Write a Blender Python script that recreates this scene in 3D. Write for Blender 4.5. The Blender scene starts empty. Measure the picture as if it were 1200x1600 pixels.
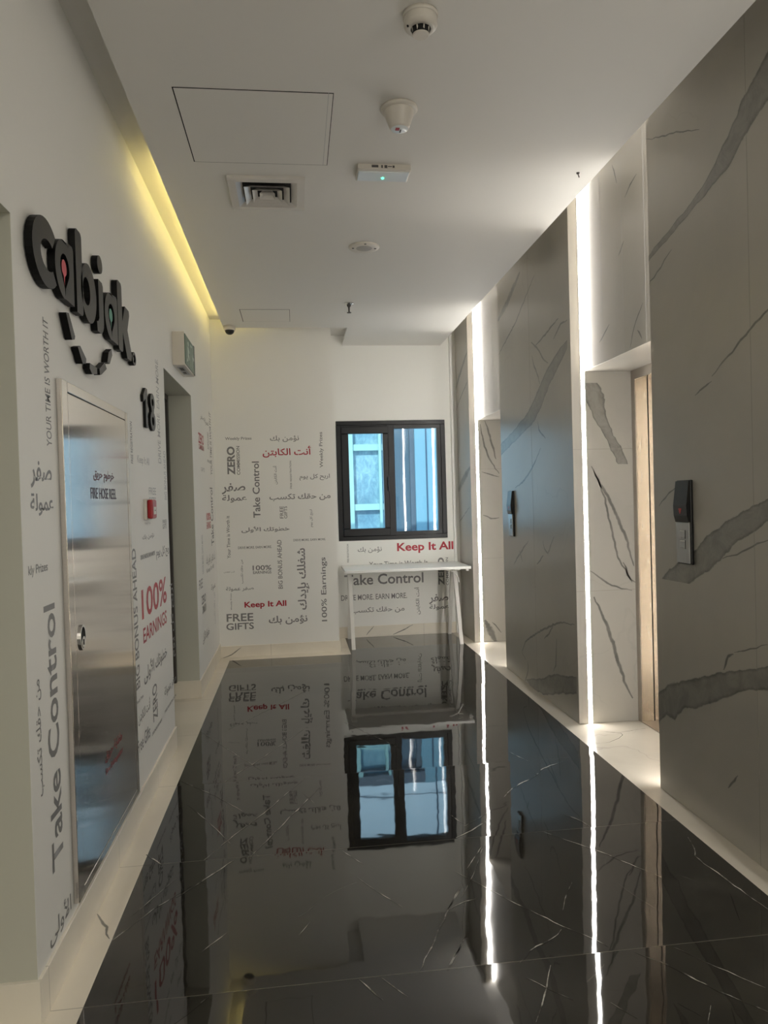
import bpy, bmesh, math, random
from mathutils import Vector, Matrix

# ------------------------------------------------------------------ scene, camera, light
SC = bpy.context.scene
COL = SC.collection
random.seed(4)

VS = SC.view_settings
VS.view_transform = 'Standard'
VS.look = 'None'
VS.gamma = 1.0
VS.exposure = 1.27
VS.use_curve_mapping = False
SC.cycles.use_denoising = True
SC.cycles.max_bounces = 10
SC.cycles.diffuse_bounces = 6
SC.cycles.glossy_bounces = 5
SC.cycles.transparent_max_bounces = 12
SC.cycles.sample_clamp_indirect = 6.0
SC.cycles.caustics_reflective = False
SC.cycles.caustics_refractive = False

EYE = Vector((0.0, 0.0, 1.45))
YAW, PITCH, ROLL, FOCAL = 0.119689, -0.0160185, 0.0282052, 1136.55
_f = Vector((math.sin(YAW) * math.cos(PITCH), math.cos(YAW) * math.cos(PITCH), math.sin(PITCH)))
_r = Vector((math.cos(YAW), -math.sin(YAW), 0.0))
_d = _f.cross(_r)
_right = math.cos(ROLL) * _r + math.sin(ROLL) * _d
_down = -math.sin(ROLL) * _r + math.cos(ROLL) * _d
cam_data = bpy.data.cameras.new('camera')
cam_data.sensor_fit = 'HORIZONTAL'
cam_data.sensor_width = 36.0
cam_data.lens = FOCAL / 1200.0 * 36.0
cam_data.clip_start = 0.02
cam = bpy.data.objects.new('camera', cam_data)
COL.objects.link(cam)
cam.matrix_world = Matrix(((_right.x, -_down.x, -_f.x, EYE.x),
                           (_right.y, -_down.y, -_f.y, EYE.y),
                           (_right.z, -_down.z, -_f.z, EYE.z),
                           (0, 0, 0, 1)))
SC.camera = cam

LED_WHITE = 27.0        # jamb strips
LED_COVE = 7.5          # yellow strip in the ceiling slot
SKY = 0.72
SUN = 2.1
LOBBY_FILL = 27.0            # fill light added behind the camera, no known fixture there

world = bpy.data.worlds.new('sky')
SC.world = world
world.use_nodes = True
wn = world.node_tree.nodes['Background']
wn.inputs['Color'].default_value = (0.50, 0.72, 0.95, 1)
wn.inputs['Strength'].default_value = SKY

sun_data = bpy.data.lights.new('sun', 'SUN')
sun_data.energy = SUN
sun_data.angle = 0.01
sun_data.color = (1.0, 0.96, 0.9)
sun = bpy.data.objects.new('sun', sun_data)
COL.objects.link(sun)
sun.rotation_euler = Vector((0.35, 0.75, -0.62)).to_track_quat('-Z', 'Y').to_euler()

lob_data = bpy.data.lights.new('lobby_fill_light', 'AREA')
lob_data.shape = 'RECTANGLE'
lob_data.size = 1.2
lob_data.size_y = 0.6
lob_data.energy = LOBBY_FILL
lob_data.color = (1.0, 0.965, 0.875)
lob = bpy.data.objects.new('lobby_fill_light', lob_data)
COL.objects.link(lob)
lob.location = (0.4, -1.6, 3.07)

# ------------------------------------------------------------------ material helpers
def srgb(r, g, b):
    def c(v):
        v /= 255.0
        return v / 12.92 if v <= 0.04045 else ((v + 0.055) / 1.055) ** 2.4
    return (c(r), c(g), c(b), 1.0)

class NT:
    def __init__(self, name):
        self.m = bpy.data.materials.new(name)
        self.m.use_nodes = True
        self.t = self.m.node_tree
        self.n = self.t.nodes
        self.b = self.n['Principled BSDF']
        self.out = self.n['Material Output']
    def node(self, kind, **kw):
        n = self.n.new(kind)
        for k, v in kw.items():
            setattr(n, k, v)
        return n
    def put(self, sock, v):
        if isinstance(v, bpy.types.NodeSocket):
            self.t.links.new(v, sock)
        else:
            sock.default_value = v
    def math(self, op, a, b=None, c=None, clamp=False):
        n = self.node('ShaderNodeMath', operation=op, use_clamp=clamp)
        self.put(n.inputs[0], a)
        if b is not None: self.put(n.inputs[1], b)
        if c is not None: self.put(n.inputs[2], c)
        return n.outputs[0]
    def vmath(self, op, a, b=None, scale=None):
        n = self.node('ShaderNodeVectorMath', operation=op)
        self.put(n.inputs[0], a)
        if b is not None: self.put(n.inputs[1], b)
        if scale is not None: self.put(n.inputs['Scale'], scale)
        return n.outputs[0]
    def pos(self):
        return self.node('ShaderNodeNewGeometry').outputs['Position']
    def noise(self, vec, scale, detail=4.0, rough=0.55, dist=0.0, out='Fac'):
        n = self.node('ShaderNodeTexNoise')
        if vec is not None: self.put(n.inputs['Vector'], vec)
        n.inputs['Scale'].default_value = scale
        n.inputs['Detail'].default_value = detail
        n.inputs['Roughness'].default_value = rough
        n.inputs['Distortion'].default_value = dist
        return n.outputs[out]
    def ramp(self, fac, stops):
        n = self.node('ShaderNodeValToRGB')
        self.put(n.inputs[0], fac)
        e = n.color_ramp.elements
        while len(e) < len(stops): e.new(0.5)
        for el, (p, c) in zip(e, stops):
            el.position = p
            el.color = c if len(c) == 4 else (*c, 1)
        return n.outputs[0]
    def mix(self, fac, a, b):
        n = self.node('ShaderNodeMix', data_type='RGBA')
        self.put(n.inputs['Factor'], fac)
        self.put(n.inputs['A'], a)
        self.put(n.inputs['B'], b)
        return n.outputs['Result']
    def smooth(self, v, lo, hi):
        n = self.node('ShaderNodeMapRange', interpolation_type='SMOOTHSTEP')
        self.put(n.inputs['Value'], v)
        n.inputs['From Min'].default_value = lo
        n.inputs['From Max'].default_value = hi
        return n.outputs['Result']
    def bump(self, h, strength, dist=0.01):
        n = self.node('ShaderNodeBump')
        n.inputs['Strength'].default_value = strength
        n.inputs['Distance'].default_value = dist
        self.put(n.inputs['Height'], h)
        self.put(self.b.inputs['Normal'], n.outputs[0])
        return n
    def set(self, color=None, rough=None, metal=None, spec=None, ior=None):
        if color is not None: self.put(self.b.inputs['Base Color'], color)
        if rough is not None: self.put(self.b.inputs['Roughness'], rough)
        if metal is not None: self.put(self.b.inputs['Metallic'], metal)
        if spec is not None: self.put(self.b.inputs['Specular IOR Level'], spec)
        if ior is not None: self.put(self.b.inputs['IOR'], ior)
        return self

def plain(name, color, rough=0.5, metal=0.0, var=0.04, scale=6.0, bump=0.0):
    """a painted, plastic or metal surface with a little procedural unevenness"""
    k = NT(name)
    p = k.pos()
    f = k.noise(p, scale, 3.0)
    lo = tuple(max(0.0, c * (1 - var)) for c in color[:3]) + (1,)
    hi = tuple(min(1.0, c * (1 + var)) for c in color[:3]) + (1,)
    k.set(k.mix(f, lo, hi), rough, metal)
    if bump:
        k.bump(k.noise(p, 90.0, 2.0), bump, 0.002)
    return k.m

def emitter(name, color, strength):
    k = NT(name)
    k.set(color, 0.4)
    k.put(k.b.inputs['Emission Color'], color)
    k.b.inputs['Emission Strength'].default_value = strength
    return k.m

def marble_color(k, base, cloud):
    p = k.pos()
    c = k.noise(p, 0.9, 5.0, 0.6, 0.6)
    col = k.mix(k.smooth(c, 0.35, 0.8), base, cloud)
    w = k.noise(k.vmath('ADD', p, k.vmath('SCALE', k.noise(p, 1.6, 4.0, out='Color'), scale=0.55)), 1.25, 2.0)
    thin = k.math('SUBTRACT', 1.0, k.smooth(k.math('ABSOLUTE', k.math('SUBTRACT', w, 0.5)), 0.0, 0.006))
    gate = k.smooth(k.noise(p, 0.8, 2.0), 0.52, 0.66)
    return k.mix(k.math('MULTIPLY', k.math('MULTIPLY', thin, gate), 0.35), col, srgb(150, 146, 138))

def marble(name, base, cloud, rough, grout=None):
    k = NT(name)
    col = marble_color(k, base, cloud)
    if grout:
        s = k.node('ShaderNodeSeparateXYZ'); k.put(s.inputs[0], k.pos())
        m = None
        for ax, off, per, wd in grout:
            u = k.math('FRACT', k.math('DIVIDE', k.math('SUBTRACT', s.outputs[ax], off), per))
            d = k.math('MINIMUM', u, k.math('SUBTRACT', 1.0, u))
            g = k.math('LESS_THAN', k.math('MULTIPLY', d, per), wd)
            m = g if m is None else k.math('MAXIMUM', m, g)
        col = k.mix(k.math('MULTIPLY', m, 0.55), col, srgb(120, 114, 104))
    k.set(col, rough, 0.0, 0.75)
    k.bump(k.noise(k.pos(), 2.2, 2.0), 0.03, 0.01)
    return k.m

def marble_vein(name, base, cloud, vein, rough, kind):
    """the same stone where a vein crosses it: UV v runs across the vein"""
    k = NT(name)
    col = marble_color(k, base, cloud)
    uv = k.node('ShaderNodeSeparateXYZ'); k.put(uv.inputs[0], k.node('ShaderNodeUVMap').outputs[0])
    p = k.pos()
    v = k.math('ABSOLUTE', k.math('SUBTRACT', k.math('MULTIPLY', uv.outputs[1], 2.0), 1.0))
    if kind == 'band':
        e = k.math('ADD', v, k.math('MULTIPLY', k.math('SUBTRACT', k.noise(p, 14.0, 5.0, 0.65), 0.5), 0.5))
        body = k.math('SUBTRACT', 1.0, k.smooth(e, 0.86, 0.97))
        rim = k.math('MULTIPLY', k.smooth(e, 0.6, 0.9), body)
        grain = k.smooth(k.noise(p, 7.0, 6.0, 0.7, 1.5), 0.3, 0.75)
        a = k.math('MULTIPLY', body, k.math('ADD', k.math('ADD', 0.42, k.math('MULTIPLY', grain, 0.3)), k.math('MULTIPLY', rim, 0.3)), clamp=True)
    else:
        e = k.math('ADD', v, k.math('MULTIPLY', k.math('SUBTRACT', k.noise(p, 40.0, 3.0), 0.5), 0.7))
        body = k.math('SUBTRACT', 1.0, k.smooth(e, 0.35, 0.95))
        a = k.math('MULTIPLY', body, k.math('ADD', 0.45, k.math('MULTIPLY', k.noise(p, 9.0, 2.0), 0.7)), clamp=True)
    k.set(k.mix(a, col, vein), rough, 0.0, 0.75)
    k.bump(k.noise(p, 2.2, 2.0), 0.03, 0.01)
    return k.m

FLOOR_Y0, FLOOR_P = 2.187, 0.835

def floor_dark(name, vein=False):
    k = NT(name)
    p = k.pos()
    s = k.node('ShaderNodeSeparateXYZ'); k.put(s.inputs[0], p)
    c = k.noise(p, 2.4, 6.0, 0.65, 0.8)
    col = k.ramp(c, [(0.25, srgb(26, 25, 23)), (0.5, srgb(38, 36, 32)), (0.75, srgb(56, 53, 48))])
    t = k.math('DIVIDE', k.math('SUBTRACT', s.outputs[1], FLOOR_Y0), FLOOR_P)
    u = k.math('FRACT', t)
    d = k.math('MULTIPLY', k.math('MINIMUM', u, k.math('SUBTRACT', 1.0, u)), FLOOR_P)
    col = k.mix(k.math('MULTIPLY', k.math('LESS_THAN', d, 0.0016), 0.6), col, srgb(105, 100, 92))
    hair = k.noise(k.vmath('MULTIPLY', k.vmath('ADD', p, k.vmath('SCALE', k.noise(p, 0.9, 2.0, out='Color'), scale=0.4)), (1.0, 0.8, 1.0)), 1.1, 1.0)
    h = k.math('SUBTRACT', 1.0, k.smooth(k.math('ABSOLUTE', k.math('SUBTRACT', hair, 0.5)), 0.0, 0.0016))
    col = k.mix(k.math('MULTIPLY', k.math('MULTIPLY', h, k.smooth(k.noise(p, 3.0, 3.0), 0.5, 0.7)), 0.3), col, srgb(150, 146, 138))
    if vein:
        uv = k.node('ShaderNodeSeparateXYZ'); k.put(uv.inputs[0], k.node('ShaderNodeUVMap').outputs[0])
        v = k.math('ABSOLUTE', k.math('SUBTRACT', k.math('MULTIPLY', uv.outputs[1], 2.0), 1.0))
        e = k.math('ADD', v, k.math('MULTIPLY', k.math('SUBTRACT', k.noise(p, 60.0, 3.0), 0.5), 1.2))
        a = k.math('MULTIPLY', k.math('SUBTRACT', 1.0, k.smooth(e, 0.2, 0.9)), k.smooth(k.noise(p, 14.0, 4.0), 0.40, 0.66), clamp=True)
        col = k.mix(k.math('MULTIPLY', a, 0.8), col, srgb(214, 210, 200))
    k.set(col, 0.025, 0.0, 0.85)
    # every tile is laid a touch out of level, and its polish is slightly wavy
    wn_ = k.node('ShaderNodeTexWhiteNoise', noise_dimensions='1D')
    k.put(wn_.inputs['W'], k.math('FLOOR', t))
    tilt = k.vmath('MULTIPLY', k.vmath('SUBTRACT', wn_.outputs['Color'], (0.5, 0.5, 0.5)), (0.010, 0.012, 0.0))
    edge = k.math('MULTIPLY', k.math('SUBTRACT', u, 0.5), 0.006)
    cx = k.node('ShaderNodeCombineXYZ'); k.put(cx.inputs[1], edge)
    b = k.bump(k.noise(p, 5.0, 2.0, 0.5), 0.09, 0.006)
    n = k.vmath('NORMALIZE', k.vmath('ADD', b.outputs[0], k.vmath('ADD', tilt, cx.outputs[0])))
    k.put(k.b.inputs['Normal'], n)
    return k.m

def brushed(name, color, rough, dirn=(1.0, 1.0, 60.0), amount=0.06, bump=0.02):
    k = NT(name)
    p = k.pos()
    g = k.noise(k.vmath('MULTIPLY', p, dirn), 6.0, 3.0)
    k.set(k.mix(g, tuple(c * 0.9 for c in color[:3]) + (1,), tuple(min(1, c * 1.06) for c in color[:3]) + (1,)),
          k.math('ADD', rough, k.math('MULTIPLY', g, amount)), 1.0)
    if bump:
        k.bump(k.noise(p, 3.0, 2.0), bump, 0.01)
    return k.m

def glass(name, scale, strength):
    """thin clear pane: passes the view straight through and mirrors by Fresnel, a little wavy"""
    k = NT(name)
    k.n.remove(k.b)
    tr = k.node('ShaderNodeBsdfTransparent'); tr.inputs[0].default_value = (0.93, 0.97, 0.98, 1)
    gl = k.node('ShaderNodeBsdfGlossy'); gl.inputs['Roughness'].default_value = 0.0
    fr = k.node('ShaderNodeFresnel'); fr.inputs[0].default_value = 1.5
    bm = k.node('ShaderNodeBump'); bm.inputs['Strength'].default_value = strength; bm.inputs['Distance'].default_value = 0.01
    k.put(bm.inputs['Height'], k.noise(k.pos(), scale, 1.0))
    k.put(gl.inputs['Normal'], bm.outputs[0])
    mx = k.node('ShaderNodeMixShader')
    k.put(mx.inputs[0], fr.outputs[0]); k.put(mx.inputs[1], tr.outputs[0]); k.put(mx.inputs[2], gl.outputs[0])
    k.put(k.out.inputs[0], mx.outputs[0])
    return k.m

STONE, CLOUD, VEIN = srgb(176, 171, 161), srgb(163, 159, 151), srgb(82, 82, 78)
M = {}
M['wall'] = plain('white_wall_paint', srgb(238, 237, 232), 0.55, var=0.012, scale=2.0, bump=0.03)
M['ceiling'] = plain('ceiling_paint', srgb(228, 226, 221), 0.7, var=0.01, scale=1.5, bump=0.02)
M['stone'] = marble('white_marble', STONE, CLOUD, 0.3)
M['band'] = marble_vein('white_marble_band', STONE, CLOUD, VEIN, 0.3, 'band')
M['line'] = marble_vein('white_marble_vein', STONE, CLOUD, VEIN, 0.3, 'line')
M['skirt'] = marble('skirting_marble', srgb(236, 229, 214), srgb(219, 211, 196), 0.3, [(1, FLOOR_Y0, FLOOR_P, 0.0015)])
M['skirt_back'] = marble('skirting_marble_back', srgb(236, 229, 214), srgb(219, 211, 196), 0.3, [(0, -0.28, 0.8, 0.0015)])
M['alcove_floor'] = marble('dimmed_border_marble', srgb(200, 192, 178), srgb(184, 177, 164), 0.18)  # border stone in a darker colour to offset the bright strip light
M['border'] = marble('border_marble', srgb(238, 230, 214), srgb(222, 214, 199), 0.18, [(1, FLOOR_Y0, FLOOR_P, 0.0015)])
M['floor'] = floor_dark('dark_marble')
M['floor_vein'] = floor_dark('dark_marble_vein', True)
M['grey'] = plain('grey_vinyl', srgb(128, 127, 126), 0.5)
M['light_grey'] = plain('light_grey_vinyl', srgb(180, 180, 180), 0.5)
M['joint_line'] = plain('pale_tile_joint', srgb(150, 145, 136), 0.5)
M['red'] = plain('red_vinyl', srgb(172, 20, 44), 0.45)
M['sign_black'] = plain('black_acrylic_sign', srgb(40, 40, 38), 0.35)
M['sign_black'].node_tree.nodes['Principled BSDF'].inputs['Specular IOR Level'].default_value = 0.3
M['sign_edge'] = plain('black_sign_edge', srgb(6, 6, 6), 0.5)
M['sign_edge'].node_tree.nodes['Principled BSDF'].inputs['Specular IOR Level'].default_value = 0.2
M['pin_red'] = plain('coral_red_pin', srgb(206, 72, 84), 0.4)
M['pin_green'] = plain('sea_green_pin', srgb(70, 150, 126), 0.4)
M['steel'] = brushed('brushed_stainless', (0.72, 0.68, 0.64), 0.09, (1.0, 2.0, 70.0), 0.03, 0.0)
_st = M['steel'].node_tree
_tg = _st.nodes.new('ShaderNodeTangent'); _tg.direction_type = 'RADIAL'; _tg.axis = 'Z'
_pb = _st.nodes['Principled BSDF']
_pb.inputs['Anisotropic'].default_value = 0.85
_st.links.new(_tg.outputs[0], _pb.inputs['Tangent'])
M['bronze'] = brushed('champagne_steel', (0.50, 0.445, 0.375), 0.24, (40.0, 40.0, 1.0), 0.05, 0.0)
M['bronze_dark'] = brushed('shaded_frame_and_sill_steel', (0.42, 0.38, 0.33), 0.35, (40.0, 40.0, 1.0))  # champagne steel darkened as shade on the frame front; also the sill
M['alu'] = brushed('brushed_aluminium', (0.42, 0.42, 0.41), 0.3, (30.0, 30.0, 1.0))
M['chrome'] = brushed('chrome', (0.8, 0.8, 0.8), 0.12, (1, 1, 1), 0.02, 0.0)
M['black'] = plain('black_plastic', srgb(20, 20, 22), 0.3)
M['gap'] = plain('dark_recess', srgb(14, 13, 12), 0.8)
M['frame'] = plain('black_anodised_aluminium', srgb(12, 14, 18), 0.28)
M['frame'].node_tree.nodes['Principled BSDF'].inputs['Specular IOR Level'].default_value = 0.28
M['reveal'] = plain('grey_green_reveal', srgb(194, 194, 181), 0.5, var=0.012, scale=2.0)  # reveals a darker grey-green than the wall
M['glass_a'] = glass('window_glass', 1.8, 0.10)
M['glass_b'] = glass('window_glass_outer', 1.1, 0.14)
M['white'] = plain('white_plastic', srgb(216, 210, 200), 0.35)
M['white_metal'] = plain('white_coated_metal', srgb(222, 220, 214), 0.3)
M['table'] = plain('white_laminate', srgb(236, 236, 232), 0.25)
M['door_grey'] = plain('grey_door_paint', srgb(150, 148, 142), 0.4)
M['jamb_grey'] = plain('dark_door_frame', srgb(70, 66, 62), 0.4)
M['alarm_red'] = plain('alarm_red_plastic', srgb(168, 16, 26), 0.3)
M['green_sign'] = plain('green_sign_face', srgb(64, 104, 86), 0.3)
M['pictogram'] = plain('pale_pictogram', srgb(190, 205, 196), 0.4)
M['label'] = plain('label_ink', srgb(84, 82, 80), 0.6)
M['frosted'] = plain('frosted_diffuser', srgb(232, 238, 240), 0.2)
M['led'] = emitter('white_led_glow', (1.0, 0.962, 0.905, 1), LED_WHITE)
M['cove'] = emitter('yellow_led_glow', (1.0, 0.82, 0.28, 1), LED_COVE)
M['green_led'] = emitter('green_led_glow', (0.05, 1.0, 0.45, 1), 3.0)
M['red_led'] = emitter('red_led_glow', (0.30, 0.03, 0.02, 1), 0.12)
M['cabinet_red'] = plain('dark_red_print', srgb(96, 24, 30), 0.5)
M['cabinet_ink'] = plain('black_maroon_print', srgb(62, 30, 44), 0.5)
M['cabinet_bright'] = plain('bright_red_print', srgb(128, 22, 26), 0.5)
M['mullion'] = plain('pale_cyan_mullion', srgb(140, 186, 186), 0.4)
M['clad_bounce'] = plain('bounce_cladding', srgb(206, 232, 244), 0.4, var=0.02, scale=0.6)  # paler than the panels in view, to brighten reflections and the room
M['clad'] = plain('pale_blue_cladding', srgb(110, 156, 174), 0.4, var=0.02, scale=0.6)
M['joint'] = plain('cladding_joint', srgb(50, 80, 104), 0.6)
M['dark_glass'] = plain('dark_blue_glazing', srgb(74, 98, 113), 0.15, var=0.25, scale=1.4)
M['soffit'] = plain('grey_blue_soffit', srgb(78, 96, 110), 0.5)

def _blind():
    k = NT('blue_textured_glazing')
    p = k.vmath('MULTIPLY', k.pos(), (1.0, 1.0, 0.55))
    a = k.noise(p, 14.0, 6.0, 0.75, 0.6)
    b = k.noise(k.pos(), 1.6, 3.0)
    col = k.ramp(k.math('ADD', k.math('MULTIPLY', a, 0.6), k.math('MULTIPLY', b, 0.4)),
                 [(0.38, srgb(84, 130, 152)), (0.5, srgb(108, 155, 174)), (0.62, srgb(140, 186, 198))])
    k.set(col, 0.3)
    return k.m
M['blind'] = _blind()

# ------------------------------------------------------------------ mesh helpers
class MB:
    """collects shapes and links them as ONE mesh object"""
    def __init__(self):
        self.bm = bmesh.new()
        self.uv = self.bm.loops.layers.uv.new('UVMap')
        self.mats = []
    def mi(self, m):
        if m not in self.mats: self.mats.append(m)
        return self.mats.index(m)
    def face(self, pts, m, uvs=None, smooth=False):
        vs = [self.bm.verts.new(p) for p in pts]
        f = self.bm.faces.new(vs)
        f.material_index = self.mi(m)
        f.smooth = smooth
        if uvs:
            for l, q in zip(f.loops, uvs): l[self.uv].uv = q
        return f
    def box(self, x0, x1, y0, y1, z0, z1, m, bevel=0.0, seg=2):
        r = bmesh.ops.create_cube(self.bm, size=1.0)
        for v in r['verts']:
            v.co = Vector(((x0 + x1) / 2 + v.co.x * (x1 - x0), (y0 + y1) / 2 + v.co.y * (y1 - y0), (z0 + z1) / 2 + v.co.z * (z1 - z0)))
        fs = set(f for v in r['verts'] for f in v.link_faces)
        i = self.mi(m)
        for f in fs: f.material_index = i
        if bevel:
            es = set(e for v in r['verts'] for e in v.link_edges)
            q = bmesh.ops.bevel(self.bm, geom=list(es), offset=bevel, segments=seg, affect='EDGES', profile=0.5)
            for f in q['faces']: f.material_index = i
        return self
    def beam(self, a, b, w, h, m, side=Vector((1, 0, 0))):
        """rectangular bar from a to b; w along 'side', h across"""
        a, b = Vector(a), Vector(b)
        d = (b - a).normalized()
        s = (side - d * side.dot(d)).normalized()
        t = d.cross(s)
        q = [s * (w / 2) * i + t * (h / 2) * j for i, j in ((-1, -1), (1, -1), (1, 1), (-1, 1))]
        A = [self.bm.verts.new(a + k) for k in q]; B = [self.bm.verts.new(b + k) for k in q]
        i = self.mi(m)
        for k in range(4):
            f = self.bm.faces.new((A[k], A[(k + 1) % 4], B[(k + 1) % 4], B[k])); f.material_index = i
        self.bm.faces.new(A[::-1]).material_index = i
        self.bm.faces.new(B).material_index = i
        bmesh.ops.recalc_face_normals(self.bm, faces=list(set(f for v in A + B for f in v.link_faces)))
        return self
    def lathe(self, prof, loc, m, seg=40, flip=False, smooth=True):
        """profile [(radius, z)] turned about the vertical through loc"""
        i = self.mi(m)
        rings = []
        for r, z in prof:
            rings.append([self.bm.verts.new((loc[0] + max(r, 1e-5) * math.cos(2 * math.pi * k / seg), loc[1] + max(r, 1e-5) * math.sin(2 * math.pi * k / seg), loc[2] + z)) for k in range(seg)])
        fs = []
        for A, B in zip(rings, rings[1:]):
            for k in range(seg):
                f = self.bm.faces.new((A[k], A[(k + 1) % seg], B[(k + 1) % seg], B[k]))
                f.material_index = i; f.smooth = smooth; fs.append(f)
        bmesh.ops.recalc_face_normals(self.bm, faces=fs)
        return self
    def prism(self, loop, holes, to3, d0, d1, m, edge=None, bevel=0.0):
        """flat outline (with holes) in plane coordinates, extruded from depth d0 (back) to d1 (front)"""
        edge = edge or m
        loops = [loop] + list(holes)
        ei, fi = self.mi(edge), self.mi(m)
        fv, allf = [], []
        for lp in loops:
            back = [self.bm.verts.new(to3(p, d0)) for p in lp]
            front = [self.bm.verts.new(to3(p, d1)) for p in lp]
            fv.append(front)
            n = len(lp)
            for k in range(n):
                f = self.bm.faces.new((back[k], back[(k + 1) % n], front[(k + 1) % n], front[k])); f.material_index = ei; allf.append(f)
        edges = []
        for front in fv:
            n = len(front)
            for k in range(n):
                e = self.bm.edges.get((front[k], front[(k + 1) % n])); edges.append(e)
        r = bmesh.ops.triangle_fill(self.bm, use_beauty=True, use_dissolve=False, edges=edges)
        for g in r['geom']:
            if isinstance(g, bmesh.types.BMFace): g.material_index = fi; allf.append(g)
        bmesh.ops.recalc_face_normals(self.bm, faces=allf)
        return self
    def build(self, name, parent=None, **props):
        me = bpy.data.meshes.new(name)
        self.bm.to_mesh(me); self.bm.free()
        for m in self.mats: me.materials.append(m)
        o = bpy.data.objects.new(name, me)
        COL.objects.link(o)
        if parent is not None:
            o.parent = parent
            o.matrix_parent_inverse = parent.matrix_basis.inverted()
        for k, v in props.items(): o[k] = v
        return o

def thing(name, label, category, loc, group=None):
    o = bpy.data.objects.new(name, None)
    o.empty_display_size = 0.05
    o.location = loc
    COL.objects.link(o)
    o['label'] = label; o['category'] = category
    if group: o['group'] = group
    return o

def structure(o):
    o['kind'] = 'structure'
    return o

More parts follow.
